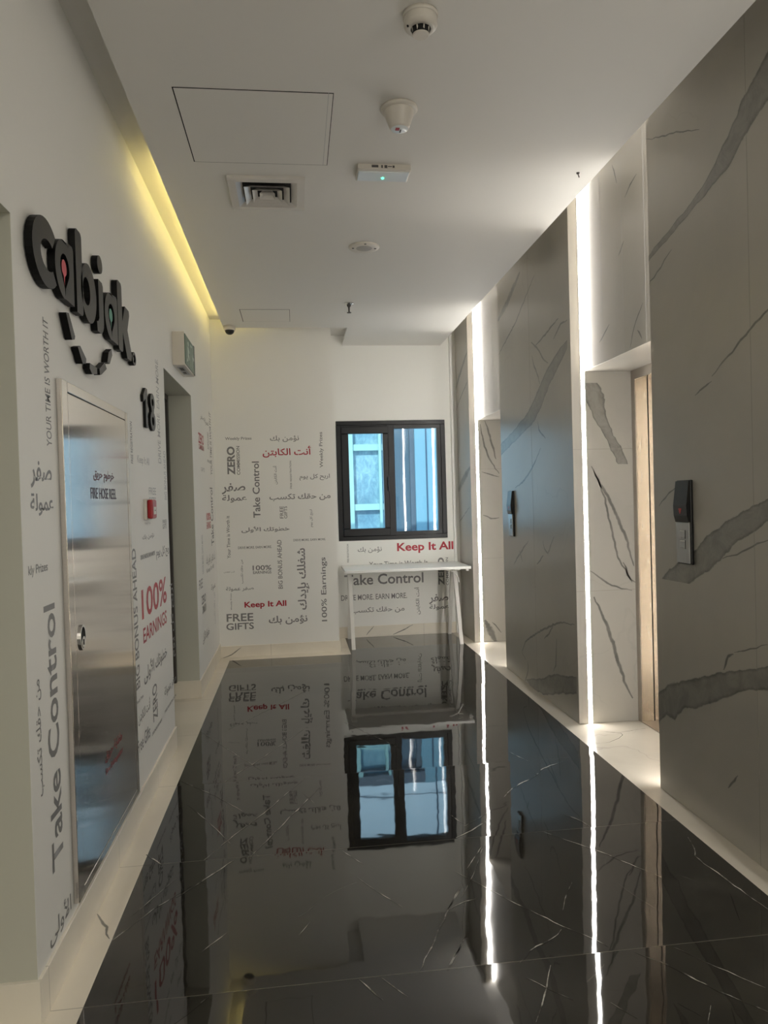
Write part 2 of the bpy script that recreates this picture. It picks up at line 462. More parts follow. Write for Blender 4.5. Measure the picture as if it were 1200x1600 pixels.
# ------------------------------------------------------------------ measured tables
LETTERING = [
 ('A', 'Weekly Prizes', 'H', 'g', -0.6497, -0.4032, 2.0537, 2.0889),
 ('A', 'ZERO', 'U', 'gb', -0.6385, -0.5642, 1.732, 2.0002),
 ('A', 'COMMISSION', 'U', 'gm', -0.549, -0.5183, 1.7304, 2.0032),
 ('A', 'صفر', 'H', 'gb', -0.6964, -0.4752, 1.5493, 1.6529),
 ('A', 'عمولة', 'H', 'gm', -0.6952, -0.465, 1.4687, 1.5433),
 ('A', 'Take Control', 'U', 'gm', -0.4083, -0.3407, 1.3186, 1.8541),
 ('A', 'Your Time is Worth it', 'U', 'g', -0.6637, -0.6327, 0.9413, 1.3448),
 ('A', 'نؤمن بك', 'H', 'g', -0.2289, 0.0437, 2.0338, 2.0964),
 ('A', 'أنت الكابتن', 'H', 'rm', -0.3031, 0.1595, 1.8888, 1.9932),
 ('A', 'Weekly Prizes', 'U', 'g', 0.2349, 0.2768, 1.7824, 2.1233),
 ('A', 'أنت الكابتن', 'U', 'g', -0.2103, -0.1702, 1.6324, 1.8075),
 ('A', 'FREE REGISTRATION', 'U', 'g', -0.052, -0.0356, 1.5871, 1.8532),
 ('A', 'اربح كل يوم', 'H', 'g', 0.0388, 0.3283, 1.6612, 1.7222),
 ('A', 'من حقك تكسب', 'H', 'gm', -0.2518, 0.3294, 1.4697, 1.5405),
 ('A', 'FREE', 'U', 'g', -0.1578, -0.1249, 1.3051, 1.4213),
 ('A', 'GIFTS', 'U', 'g', -0.1184, -0.0885, 1.3039, 1.4202),
 ('A', 'اربح كل يوم', 'U', 'g', 0.126, 0.1564, 1.2126, 1.3823),
 ('A', 'خطوتك الأولى', 'H', 'gm', -0.5242, -0.0716, 1.1765, 1.2356),
 ('A', 'DRIVE MORE. EARN MORE.', 'H', 'g', -0.5606, -0.2452, 1.0257, 1.0497),
 ('A', 'من حقك تكسب', 'U', 'g', -0.5447, -0.5172, 0.6978, 0.9237),
 ('A', '100%', 'H', 'gm', -0.4306, -0.2542, 0.8173, 0.8645),
 ('A', 'EARNINGS', 'H', 'gm', -0.4271, -0.2555, 0.783, 0.8113),
 ('A', 'أنت الكابتن', 'H', 'g', -0.7014, -0.6007, 0.8032, 0.8206),
 ('A', 'صفر عمولة', 'H', 'g', -0.6862, -0.4272, 0.623, 0.6703),
 ('A', 'Weekly Prizes', 'U', 'g', -0.6471, -0.6315, 0.4483, 0.6089),
 ('A', 'Keep It All', 'H', 'rb', -0.5176, -0.1226, 0.4494, 0.5211),
 ('A', 'FREE', 'H', 'gm', -0.6886, -0.4385, 0.3387, 0.4127),
 ('A', 'GIFTS', 'H', 'gm', -0.6936, -0.4357, 0.2591, 0.3233),
 ('A', 'DRIVE MORE. EARN MORE.', 'H', 'g', -0.037, 0.2718, 1.0818, 1.1031),
 ('A', 'BIG BONUS AHEAD', 'U', 'g', -0.193, -0.1512, 0.6321, 1.1),
 ('A', 'شغلك بإيدك', 'U', 'gm', -0.0121, 0.1016, 0.4213, 1.0131),
 ('A', '100% Earnings', 'U', 'g', 0.2117, 0.2781, 0.3007, 0.9189),
 ('A', 'نؤمن بك', 'H', 'gm', -0.2935, 0.0736, 0.287, 0.3748),
 ('B', 'نؤمن بك', 'H', 'g', 0.634, 0.8905, 0.8953, 0.9616),
 ('B', 'Keep It All', 'H', 'rb', 1.0559, 1.6684, 0.8758, 0.9896),
 ('B', 'Your Time is Worth It', 'H', 'g', 0.7506, 1.3835, 0.7438, 0.7978),
 ('B', 'Take Control', 'H', 'gm', 0.4822, 1.3329, 0.5565, 0.6689),
 ('B', 'ZERO', 'U', 'gb', 1.494, 1.562, 0.5189, 0.8178),
 ('B', 'COMMISSION', 'U', 'g', 1.5795, 1.6083, 0.5162, 0.8153),
 ('B', 'DRIVE MORE. EARN MORE.', 'H', 'g', 0.4427, 1.1489, 0.3966, 0.455),
 ('B', 'من حقك تكسب', 'H', 'g', 0.5521, 1.1172, 0.2474, 0.3187),
 ('B', 'أنت الكابتن', 'U', 'g', 1.2305, 1.2912, 0.2153, 0.5078),
 ('B', 'صفر', 'H', 'gb', 1.3876, 1.5991, 0.3193, 0.4246),
 ('B', 'عمولة', 'H', 'gm', 1.3893, 1.6045, 0.2502, 0.3157),
 ('B', 'FREE REGISTRATION', 'U', 'g', 0.5188, 0.5374, 0.8011, 0.998),
 ('L', 'YOUR TIME IS WORTH IT', 'U', 'g', 2.3596, 2.4073, 1.6473, 2.0465),
 ('L', 'صفر', 'H', 'gb', 2.2102, 2.3936, 1.5152, 1.5964),
 ('L', 'عمولة', 'H', 'gm', 2.2016, 2.4002, 1.4326, 1.4998),
 ('L', 'kly Prizes', 'H', 'g', 2.1658, 2.327, 1.2569, 1.2916),
 ('L', 'Take Control', 'U', 'gm', 2.2762, 2.3793, 0.3533, 1.1602),
 ('L', 'من حقك تكسب', 'U', 'g', 2.182, 2.2333, 0.6177, 0.9585),
 ('L', 'الأولى', 'H', 'g', 2.2356, 2.4369, 0.1448, 0.2238),
 ('L', 'FREE REGISTRATION', 'U', 'g', 3.5166, 3.5599, 1.6568, 1.8536),
 ('L', 'Keep It All', 'H', 'l', 3.655, 3.9421, 1.6563, 1.7052),
 ('L', 'DRIVE MORE. EARN MORE.', 'U', 'l', 4.2041, 4.2865, 1.6955, 2.2869),
 ('L', 'FREE', 'H', 'l', 3.9086, 4.0993, 1.5148, 1.5524),
 ('L', 'GIFTS', 'H', 'l', 3.9003, 4.0908, 1.4602, 1.5011),
 ('L', 'BIG BONUS AHEAD', 'U', 'l', 4.3619, 4.4338, 1.4891, 1.7754),
 ('L', 'FREE', 'H', 'g', 4.2701, 4.3931, 1.3518, 1.3739),
 ('L', 'GIFTS', 'H', 'g', 4.2655, 4.3886, 1.3223, 1.3481),
 ('L', 'Weekly Prizes', 'H', 'l', 3.7767, 3.9222, 1.3575, 1.3738),
 ('L', 'نؤمن بك', 'H', 'g', 3.7124, 4.0052, 1.2835, 1.3128),
 ('L', 'DRIVE MORE EARN MORE', 'H', 'g', 3.6534, 4.0151, 1.1927, 1.2153),
 ('L', 'اربح كل يوم', 'H', 'gm', 4.05, 4.4715, 1.1588, 1.2269),
 ('L', 'BIG BONUS AHEAD', 'U', 'gm', 3.4631, 3.5498, 0.6, 1.2581),
 ('L', '100%', 'H', 'rm', 3.6411, 4.319, 0.8999, 1.0477),
 ('L', 'EARNINGS', 'H', 'rm', 3.6554, 4.2969, 0.782, 0.8577),
 ('L', 'اربح كل يوم', 'U', 'g', 4.434, 4.5628, 0.5393, 0.9857),
 ('L', 'خطوتك الأولى', 'H', 'gm', 3.644, 4.2657, 0.5794, 0.6771),
 ('L', 'ZERO', 'U', 'gm', 3.8267, 3.9471, 0.3402, 0.5276),
 ('L', 'صفر عمولة', 'H', 'g', 4.159, 4.5425, 0.3754, 0.4397),
 ('L', 'FREE REGISTRATION', 'H', 'g', 4.149, 4.5239, 0.2991, 0.315),
 ('L', 'أنت الكابتن', 'H', 'g', 3.4875, 3.7618, 0.4266, 0.4979),
 ('L', 'Weekly Prizes', 'H', 'g', 3.4563, 3.6114, 0.5305, 0.5508),
 ('L', 'Free Gifts', 'H', 'g', 3.4545, 3.7407, 0.3028, 0.3675),
 ('L', 'DRIVE MORE EARN MORE', 'H', 'g', 3.7933, 4.0551, 0.2869, 0.3029),
 ('L', 'صفر', 'H', 'g', 6.1164, 6.3504, 2.1555, 2.2051),
 ('L', 'عمولة', 'H', 'g', 6.3648, 6.6671, 2.1453, 2.2027),
 ('L', 'YOUR TIME IS WORTH IT', 'U', 'g', 6.7202, 6.8582, 1.7259, 2.2967),
 ('L', 'ZERO', 'H', 'rb', 5.9427, 6.2794, 1.9523, 2.0381),
 ('L', 'COMMISSION', 'H', 'rm', 5.9561, 6.2771, 1.9043, 1.9469),
 ('L', 'BIG BONUS AHEAD', 'U', 'g', 6.5496, 6.646, 1.9487, 2.096),
 ('L', 'FREE', 'H', 'g', 6.5035, 6.7458, 1.8273, 1.8503),
 ('L', 'GIFTS', 'H', 'l', 6.0493, 6.2804, 1.7298, 1.762),
 ('L', 'Take Control', 'U', 'gm', 6.6127, 6.8127, 1.0875, 1.6087),
 ('L', '100%', 'H', 'rb', 6.3047, 6.5951, 1.3194, 1.386),
 ('L', 'EARNINGS', 'H', 'rm', 6.3039, 6.6055, 1.2477, 1.3084),
 ('L', 'DRIVE MORE. EARN MORE.', 'U', 'l', 5.941, 6.0202, 0.8999, 1.2167),
 ('L', 'نؤمن بك', 'H', 'g', 6.21, 6.4852, 0.9365, 1.0328),
 ('L', 'أنت الكابتن', 'H', 'g', 6.5322, 6.8656, 0.9382, 1.029),
 ('L', 'Keep It All', 'H', 'g', 6.2094, 6.7333, 0.8706, 0.9194),
 ('L', 'عمولة', 'H', 'g', 6.4848, 6.8134, 0.6863, 0.7529),
 ('L', 'FREE', 'H', 'g', 5.7115, 5.9235, 0.7984, 0.8718),
 ('L', 'ZERO', 'H', 'gb', 5.8315, 6.0925, 0.6657, 0.7354),
 ('L', 'COMMISSION', 'H', 'gm', 5.851, 6.0945, 0.5906, 0.6553),
 ('L', 'من حقك تكسب', 'U', 'l', 6.63, 6.7545, 0.3772, 0.6631),
 ('L', 'خطوتك الأولى', 'H', 'g', 5.8339, 6.2571, 0.3518, 0.4517),
 ('C', 'خرطوم حريق', 'H', 'cb', 2.8077, 3.1102, 1.5481, 1.5983),
 ('C', 'FIRE HOSE REEL', 'H', 'c', 2.7636, 3.1407, 1.4857, 1.5281),
 ('C', 'طفاية حريق', 'H', 'cr', 2.8351, 3.0994, 0.485, 0.5335),
 ('C', 'Fire Extinguisher', 'H', 'cr', 2.8384, 3.1071, 0.4358, 0.4648),
]
VEINS = [
 ('band', 'P', [(2.455, 3.039), (2.542, 2.986), (2.596, 2.959), (2.678, 2.886), (2.744, 2.829), (2.828, 2.775), (2.886, 2.737), (3.024, 2.688), (3.21, 2.647), (3.387, 2.6)], [(2.405, 2.86), (2.491, 2.838), (2.536, 2.82), (2.601, 2.788), (2.683, 2.739), (2.715, 2.72), (2.817, 2.699), (2.963, 2.664), (3.176, 2.617), (3.388, 2.572)]),
 ('line', 'P', [(3.394, 2.462), (3.289, 2.494), (3.153, 2.557)], 0.0068),
 ('line', 'P', [(3.372, 3.165), (3.261, 3.114), (3.106, 3.063), (3.011, 3.024), (2.906, 2.975)], 0.0052),
 ('line', 'P', [(2.854, 1.928), (2.748, 1.982), (2.64, 2.035), (2.541, 2.084), (2.484, 2.103), (2.378, 2.145)], 0.0084),
 ('line', 'P', [(2.984, 1.867), (2.923, 1.886), (2.855, 1.907)], 0.0075),
 ('band', 'P', [(3.319, 1.035), (3.248, 1.085), (3.131, 1.137), (3.007, 1.203), (2.905, 1.271), (2.734, 1.344), (2.592, 1.395), (2.464, 1.428)], [(3.051, 1.038), (3.013, 1.063), (2.94, 1.09), (2.803, 1.163), (2.738, 1.219), (2.619, 1.276), (2.53, 1.314), (2.466, 1.349)]),
 ('line', 'P', [(3.321, 1.385), (3.249, 1.432), (3.157, 1.473)], 0.0065),
 ('line', 'P', [(2.803, 1.171), (2.679, 1.202), (2.564, 1.244), (2.469, 1.269)], 0.0056),
 ('band', 'P', [(3.373, 0.476), (3.228, 0.563), (3.042, 0.62), (2.862, 0.689), (2.737, 0.725), (2.622, 0.76), (2.455, 0.816)], [(3.382, 0.308), (3.302, 0.371), (3.22, 0.374), (3.131, 0.453), (2.962, 0.509), (2.803, 0.59), (2.682, 0.651), (2.458, 0.715)]),
 ('line', 'P', [(2.811, 0.709), (2.791, 0.749), (2.778, 0.774), (2.741, 0.789)], 0.0118),
 ('line', 'P', [(2.797, 0.223), (2.765, 0.261), (2.728, 0.3)], 0.0092),
 ('line', 'P', [(2.735, 0.797), (2.62, 0.835), (2.523, 0.87)], 0.0042),
 ('band', 'P', [(6.046, 1.896), (5.678, 1.969), (5.342, 2.057), (5.148, 2.139), (5.001, 2.227), (4.795, 2.341), (4.578, 2.414), (4.45, 2.438)], [(6.056, 1.787), (5.599, 1.886), (5.124, 1.985), (4.944, 2.078), (4.806, 2.19), (4.647, 2.271), (4.527, 2.332), (4.454, 2.378)]),
 ('line', 'P', [(6.036, 2.642), (5.522, 2.801), (5.273, 2.918), (5.044, 3.025)], 0.0104),
 ('line', 'P', [(5.151, 2.571), (4.982, 2.477), (4.92, 2.409), (4.81, 2.355)], 0.0118),
 ('line', 'P', [(5.083, 2.521), (4.876, 2.555), (4.747, 2.579), (4.595, 2.605)], 0.0115),
 ('line', 'P', [(4.692, 2.492), (4.569, 2.557), (4.442, 2.557)], 0.011),
 ('line', 'P', [(5.14, 2.475), (5.11, 2.4), (5.029, 2.316), (4.983, 2.241)], 0.0119),
 ('line', 'P', [(5.63, 1.519), (5.381, 1.575), (5.147, 1.684), (4.999, 1.79)], 0.0123),
 ('line', 'P', [(5.053, 1.989), (5.024, 1.917), (4.895, 1.849)], 0.0117),
 ('line', 'P', [(6.008, 2.933), (5.719, 3.016), (5.371, 3.15)], 0.0434),
 ('line', 'P', [(5.718, 0.899), (5.624, 0.959), (5.552, 0.996), (5.447, 1.054), (5.33, 1.111)], 0.0128),
 ('line', 'P', [(5.567, 1.026), (5.519, 0.988), (5.49, 0.939)], 0.0128),
 ('line', 'P', [(5.145, 0.952), (5.069, 0.987), (4.996, 1.026)], 0.0118),
 ('line', 'P', [(5.002, 1.133), (4.979, 1.074), (4.899, 1.051), (4.842, 1.11), (4.773, 1.172)], 0.0115),
 ('line', 'P', [(5.468, 0.18), (5.565, 0.222), (5.457, 0.326), (5.199, 0.434), (4.936, 0.527), (4.674, 0.603), (4.441, 0.624)], 0.0121),
 ('line', 'P', [(5.026, 0.427), (4.912, 0.485), (4.828, 0.555)], 0.0117),
 ('line', 'P', [(4.851, 0.23), (4.796, 0.288), (4.77, 0.474)], 0.0115),
 ('line', 'P', [(5.499, 0.007), (5.409, 0.111), (5.42, 0.18)], 0.0129),
 ('band', 'P', [(5.48, 0.027), (5.075, 0.14), (4.799, 0.237), (4.601, 0.261), (4.426, 0.303)], [(5.324, -0.01), (5.028, 0.008), (4.81, 0.08), (4.61, 0.128), (4.434, 0.179)]),
 ('line', 'P', [(7.743, 2.584), (7.413, 2.766), (7.076, 2.927)], 0.034),
 ('line', 'P', [(7.754, 2.36), (7.444, 2.506), (7.089, 2.629)], 0.0136),
 ('line', 'P', [(7.739, 1.509), (7.396, 1.654), (7.106, 1.756)], 0.0603),
 ('line', 'P', [(7.716, 1.18), (7.44, 1.271), (7.184, 1.356)], 0.0135),
 ('band', 'J2', [(1.81, 2.153), (1.815, 2.051), (1.866, 1.948), (1.935, 1.832), (1.992, 1.705), (2.027, 1.638)], [(1.91, 2.152), (1.953, 2.072), (1.962, 1.946), (2.007, 1.82), (2.065, 1.738), (2.099, 1.636)]),
 ('line', 'J2', [(1.853, 1.628), (1.892, 1.547), (1.984, 1.384), (2.075, 1.163), (2.12, 0.988)], 0.0149),
 ('line', 'J2', [(1.87, 1.594), (1.937, 1.431), (1.969, 1.258), (2.012, 1.05), (2.105, 0.885)], 0.0106),
 ('line', 'J2', [(1.824, 0.971), (1.972, 0.867), (2.104, 0.833)], 0.0085),
 ('line', 'J2', [(1.85, 0.803), (1.918, 0.651), (1.963, 0.521), (2.002, 0.381), (2.053, 0.216), (2.093, 0.144)], 0.0174),
 ('line', 'J2', [(2.048, 1.014), (2.083, 0.966), (2.07, 0.921), (2.129, 0.884)], 0.0108),
 ('line', 'J1', [(1.896, 2.216), (1.941, 2.072), (2.0, 1.831)], 0.0163),
 ('line', 'J1', [(1.846, 2.185), (1.888, 1.945), (1.95, 1.8), (2.029, 1.686)], 0.013),
 ('line', 'J1', [(1.849, 1.706), (2.029, 1.653)], 0.0097),
 ('line', 'J1', [(1.854, 1.273), (1.935, 1.239), (2.018, 1.244)], 0.013),
 ('line', 'J1', [(1.841, 0.22), (1.892, 0.121), (1.958, -0.008)], 0.0461),
 ('line', 'J1', [(1.914, 0.197), (1.972, 0.136), (2.01, 0.086)], 0.0099),
 ('line', 'H', [(3.786, 3.057), (3.719, 3.096), (3.645, 3.121)], 0.0078),
 ('line', 'H', [(3.933, 3.3), (3.901, 3.235), (3.881, 3.176)], 0.0082),
 ('line', 'H', [(3.879, 2.774), (3.844, 2.802), (3.809, 2.83)], 0.0079),
 ('line', 'H', [(3.762, 2.237), (3.692, 2.366), (3.607, 2.439)], 0.0074),
 ('line', 'H', [(4.159, 2.353), (4.08, 2.389), (4.016, 2.426)], 0.008),
 ('line', 'H', [(3.674, 2.314), (3.645, 2.288), (3.626, 2.256)], 0.0092),
 ('line', 'W', [(1.676, 4.044), (1.762, 4.035), (1.879, 4.113), (1.915, 4.171), (1.792, 4.259)], 0.0062),
 ('line', 'W', [(1.792, 4.259), (1.9, 4.194), (2.016, 4.222), (2.154, 4.257)], 0.0052),
 ('line', 'W', [(-0.751, 2.688), (-0.722, 2.631), (-0.695, 2.589), (-0.668, 2.524)], 0.0081),
 ('line', 'BA', [(-0.758, -0.011), (-0.643, 0.029), (-0.561, 0.091)], 0.0126),
 ('line', 'BB', [(0.699, 0.021), (0.743, 0.076), (0.78, 0.114)], 0.0138),
 ('line', 'BB', [(0.985, 0.014), (1.102, 0.058), (1.204, 0.11)], 0.0139),
 ('line', 'F', [(-0.416, 3.864), (-0.218, 4.22), (-0.0, 4.66)], 0.0047),
 ('line', 'F', [(-0.479, 4.761), (-0.256, 5.136), (0.037, 5.63)], 0.0047),
 ('line', 'F', [(-0.418, 3.022), (-0.308, 3.238), (-0.186, 3.449), (0.002, 3.834)], 0.0042),
 ('line', 'F', [(-0.229, 3.02), (-0.081, 3.348), (0.076, 3.693)], 0.0052),
 ('line', 'F', [(-0.655, 4.76), (-0.417, 4.324), (-0.229, 3.987)], 0.0041),
 ('line', 'F', [(-0.656, 3.936), (-0.576, 3.844)], 0.0074),
 ('line', 'F', [(-0.642, 3.908), (-0.455, 3.699), (-0.292, 3.469)], 0.0042),
 ('line', 'F', [(-0.57, 3.608), (-0.436, 3.375), (-0.324, 3.153)], 0.0033),
 ('line', 'F', [(-0.665, 3.114), (-0.583, 3.012)], 0.0076),
 ('line', 'F', [(-0.655, 2.513), (-0.555, 2.688), (-0.442, 2.822)], 0.0054),
 ('line', 'F', [(-0.486, 2.751), (-0.392, 2.869), (-0.296, 3.0)], 0.0063),
 ('line', 'F', [(-0.625, 2.652), (-0.508, 2.889)], 0.0028),
 ('line', 'F', [(-0.347, 2.4), (-0.278, 2.492)], 0.0033),
 ('line', 'F', [(-0.033, 2.44), (0.005, 2.51)], 0.0025),
 ('line', 'F', [(0.19, 2.781), (0.256, 2.661), (0.331, 2.548)], 0.0038),
 ('line', 'F', [(0.146, 3.001), (0.221, 2.878)], 0.0035),
 ('line', 'F', [(0.33, 2.185), (0.393, 2.306), (0.469, 2.465), (0.571, 2.646)], 0.005),
 ('line', 'F', [(0.416, 2.179), (0.462, 2.256), (0.512, 2.338)], 0.0038),
 ('line', 'F', [(0.146, 2.18), (0.207, 2.078)], 0.005),
 ('line', 'F', [(0.214, 2.177), (0.279, 2.082)], 0.0032),
 ('line', 'F', [(-0.383, 2.076), (-0.339, 2.127), (-0.3, 2.176)], 0.0057),
 ('line', 'F', [(0.635, 3.031), (0.714, 3.087), (0.823, 3.18)], 0.0062),
 ('line', 'F', [(0.553, 2.571), (0.631, 2.717), (0.719, 2.914)], 0.0036),
 ('line', 'F', [(-0.01, 3.638), (0.043, 3.505)], 0.0034),
 ('line', 'F', [(0.269, 4.761), (0.559, 4.189)], 0.0042),
 ('line', 'F', [(0.573, 2.752), (0.725, 2.517), (0.841, 2.348), (0.905, 2.276), (0.949, 2.211)], 0.0039),
 ('line', 'F', [(1.019, 3.016), (1.174, 2.819), (1.252, 2.695), (1.324, 2.58)], 0.0044),
 ('line', 'F', [(0.648, 2.179), (0.713, 2.243), (0.8, 2.287), (0.837, 2.325)], 0.0044),
 ('line', 'F', [(0.489, 2.505), (0.562, 2.636)], 0.004),
 ('line', 'F', [(0.618, 2.765), (0.729, 2.946)], 0.0037),
 ('line', 'F', [(0.613, 1.922), (0.68, 2.037), (0.737, 2.151)], 0.0041),
 ('line', 'F', [(0.643, 2.109), (0.707, 2.033), (0.747, 1.992)], 0.0032),
 ('line', 'F', [(1.02, 2.171), (1.093, 2.092), (1.167, 1.97), (1.258, 1.86)], 0.0046),
 ('line', 'F', [(1.148, 2.178), (1.216, 2.079), (1.313, 1.952)], 0.0035),
 ('line', 'F', [(1.59, 2.862), (1.574, 2.793), (1.531, 2.698), (1.553, 2.501), (1.576, 2.319)], 0.0048),
 ('line', 'F', [(0.847, 1.964), (0.892, 1.892)], 0.0027),
 ('line', 'F', [(1.032, 1.934), (1.069, 1.874)], 0.0028),
 ('line', 'F', [(0.42, 2.178), (0.513, 2.342)], 0.0038),
 ('line', 'F', [(0.878, 2.422), (0.924, 2.518), (0.982, 2.601)], 0.0032),
 ('line', 'F', [(0.487, 2.497), (0.546, 2.544), (0.608, 2.555)], 0.0031),
 ('line', 'F', [(1.07, 1.843), (1.118, 1.909)], 0.0023),
 ('line', 'F', [(0.953, 3.401), (1.042, 3.517), (1.172, 3.616), (1.268, 3.73), (1.4, 3.804)], 0.0072),
 ('line', 'F', [(1.16, 4.003), (1.217, 3.841)], 0.0046),
 ('line', 'F', [(0.692, 3.129), (0.8, 3.219), (0.851, 3.267)], 0.0063),
 ('line', 'F', [(0.651, 3.275), (0.698, 3.154)], 0.0047),
 ('line', 'F', [(1.164, 3.179), (1.215, 3.086), (1.247, 2.987)], 0.0041),
]

# ------------------------------------------------------------------ plane maps for veins and lettering
def to_panel(p, d=0.0005): return Vector((1.735 - d, p[0], p[1]))
def to_header(p, d=0.0005): return Vector((1.82 - d, p[0], p[1]))
def to_jamb2(p, d=0.0005): return Vector((p[0], 4.40 - d, p[1]))
def to_jamb1(p, d=0.0005): return Vector((p[0], 7.11 - d, p[1]))
def to_floor(p, d=0.0005): return Vector((p[0], p[1], d))
def to_base_a(p, d=0.0005): return Vector((p[0], 7.008 - d, p[1]))
def to_base_b(p, d=0.0005): return Vector((p[0], 7.688 - d, p[1]))

def resample(pts, n):
    P = [Vector((a, b, 0)) for a, b in pts]
    L = [0.0]
    for a, b in zip(P, P[1:]): L.append(L[-1] + (b - a).length)
    out = []
    for i in range(n):
        t = L[-1] * i / (n - 1)
        j = 0
        while j < len(P) - 2 and L[j + 1] < t: j += 1
        w = (t - L[j]) / max(L[j + 1] - L[j], 1e-9)
        out.append(P[j].lerp(P[j + 1], min(max(w, 0), 1)))
    return out

def jitter(P, amp, rnd):
    return [p + Vector((rnd.uniform(-amp, amp), rnd.uniform(-amp, amp), 0)) if 0 < i < len(P) - 1 else p for i, p in enumerate(P)]

def add_veins(mb, plane, to3, m_line, m_band=None, lo=None, hi=None, widen=1.9, depth=0.0005):
    rnd = random.Random(11)
    for v in VEINS:
        if v[1] != plane: continue
        pts = v[2]
        mid = sum(p[0] for p in pts) / len(pts)
        if lo is not None and not (lo <= mid <= hi): continue
        def clip(P):
            if lo is None: return P
            return [Vector((min(max(p.x, lo), hi), p.y, 0)) for p in P]
        if v[0] == 'band':
            n = 28
            A = clip(jitter(resample(v[2], n), 0.004, rnd)); B = clip(jitter(resample(v[3], n), 0.004, rnd))
            for i in range(n - 1):
                mb.face([to3(q, depth) for q in (A[i], A[i + 1], B[i + 1], B[i])], m_band,
                        [(i / n, 0), ((i + 1) / n, 0), ((i + 1) / n, 1), (i / n, 1)])
        else:
            w = v[3] * widen
            L = sum(math.dist(a, b) for a, b in zip(pts, pts[1:]))
            n = max(4, min(60, int(L / 0.03)))
            C = clip(jitter(resample(pts, n), min(0.004, w * 0.4), rnd))
            for i in range(n - 1):
                def off(k):
                    a, b = C[max(k - 1, 0)], C[min(k + 1, n - 1)]
                    d = (b - a)
                    if d.length < 1e-6: return Vector((0, 0, 0))
                    d.normalize()
                    taper = min(1.0, 0.35 + 2.2 * min(k, n - 1 - k) / n)
                    return Vector((-d.y, d.x, 0)) * (w / 2 * taper)
                a, b = off(i), off(i + 1)
                q = (C[i] - a, C[i + 1] - b, C[i + 1] + b, C[i] + a)
                if lo is not None: q = clip(q)
                mb.face([to3(p, depth + 0.0001) for p in q], m_line, [(i / n, 0), ((i + 1) / n, 0), ((i + 1) / n, 1), (i / n, 1)])

# ------------------------------------------------------------------ floor
mb = MB()
T = 0.06
XL, XR = -0.659, 1.630
D, B_ = M['floor'], M['border']
mb.face([(XL, -3, 0), (XR, -3, 0), (XR, 6.87, 0), (XL, 6.87, 0)], D)
mb.face([(0.473, 6.87, 0), (XR, 6.87, 0), (XR, 7.70, 0), (0.473, 7.70, 0)], D)
mb.face([(-2.6, -3, 0), (XL, -3, 0), (XL, 6.87, 0), (-2.6, 6.87, 0)], B_)
mb.face([(-2.6, 6.87, 0), (0.473, 6.87, 0), (0.473, 7.9, 0), (-2.6, 7.9, 0)], B_)
mb.face([(XR, -3, 0), (1.735, -3, 0), (1.735, 7.9, 0), (XR, 7.9, 0)], M['alcove_floor'])
mb.face([(1.735, -3, 0), (2.6, -3, 0), (2.6, 7.9, 0), (1.735, 7.9, 0)], M['alcove_floor'])
mb.face([(0.473, 7.70, 0), (XR, 7.70, 0), (XR, 7.9, 0), (0.473, 7.9, 0)], B_)
for f in list(mb.bm.faces): f.normal_update()
mb.box(-2.6, 2.6, -3, 7.9, -T, -0.004, M['gap'])
add_veins(mb, 'F', to_floor, M['floor_vein'], widen=1.5)
M['border_vein'] = marble_vein('border_marble_vein', srgb(238, 230, 214), srgb(222, 214, 199), VEIN, 0.18, 'line')
add_veins(mb, 'W', to_floor, M['border_vein'])
structure(mb.build('floor'))

# ------------------------------------------------------------------ ceiling: lowered slab and the soffit above it
ZC, ZU, ZR = 3.096, 3.20, 3.42
mb = MB()
mb.box(-0.624, 1.585, -3.0, 6.92, ZC, ZC + 0.022, M['ceiling'])
mb.box(0.53, 1.585, 6.92, 7.70, ZC, ZC + 0.022, M['ceiling'])
structure(mb.build('ceiling'))
mb = MB()
mb.box(-2.6, 0.6, -3.2, 8.0, ZU, ZR + 0.15, M['ceiling'])
mb.box(0.6, 2.6, -3.2, 8.0, ZR, ZR + 0.15, M['ceiling'])
structure(mb.build('ceiling'))

# ------------------------------------------------------------------ left wall with two openings
XW = -0.760
mb = MB()
W = M['wall']
mb.box(-1.15, XW, -3.0, 1.0, 0, ZU, W)
mb.box(-1.15, XW, 1.0, 2.13, 2.273, ZU, W)
mb.box(-1.15, XW, 2.13, 4.465, 0, ZU, W)
mb.box(-1.15, XW, 4.465, 5.60, 2.277, ZU, W)
mb.box(-1.15, XW, 5.60, 7.9, 0, ZU, W)
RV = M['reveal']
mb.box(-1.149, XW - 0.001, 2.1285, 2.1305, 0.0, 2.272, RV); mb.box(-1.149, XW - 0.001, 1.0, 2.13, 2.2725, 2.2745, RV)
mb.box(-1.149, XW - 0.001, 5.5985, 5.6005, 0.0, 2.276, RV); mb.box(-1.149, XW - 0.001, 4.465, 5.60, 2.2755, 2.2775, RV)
wall_left = structure(mb.build('wall_left'))
mb = MB()                                   # lobby side of the near opening
mb.box(-2.6, -2.4, -3.0, 7.9, 0, ZU, W)
mb.box(-2.4, -1.15, 2.13, 2.3, 0, ZU, W)
mb.box(-2.4, -1.15, 0.8, 1.0, 0, ZU, W)
structure(mb.build('wall_side_room'))
mb = MB()
mb.box(-2.6, 2.6, -3.2, -3.0, 0, ZR, W)
structure(mb.build('wall_behind'))

# back wall, left part standing forward of the window niche
mb = MB()
mb.box(XW, 0.376, 7.02, 7.9, 0, ZU, W)
wall_back = structure(mb.build('wall_back'))
WX0, WX1, WZ0, WZ1 = 0.437, 1.608, 1.030, 2.298
mb = MB()
mb.box(0.376, WX0, 7.70, 7.9, 0, ZR, W)
mb.box(WX1, 2.4, 7.70, 7.9, 0, ZR, W)
mb.box(WX0, WX1, 7.70, 7.9, 0, WZ0, W)
mb.box(WX0, WX1, 7.70, 7.9, WZ1, ZR, W)
mb.box(1.675, 1.735, 7.665, 7.70, 0, ZR, W)
wall_window = structure(mb.build('wall_window'))

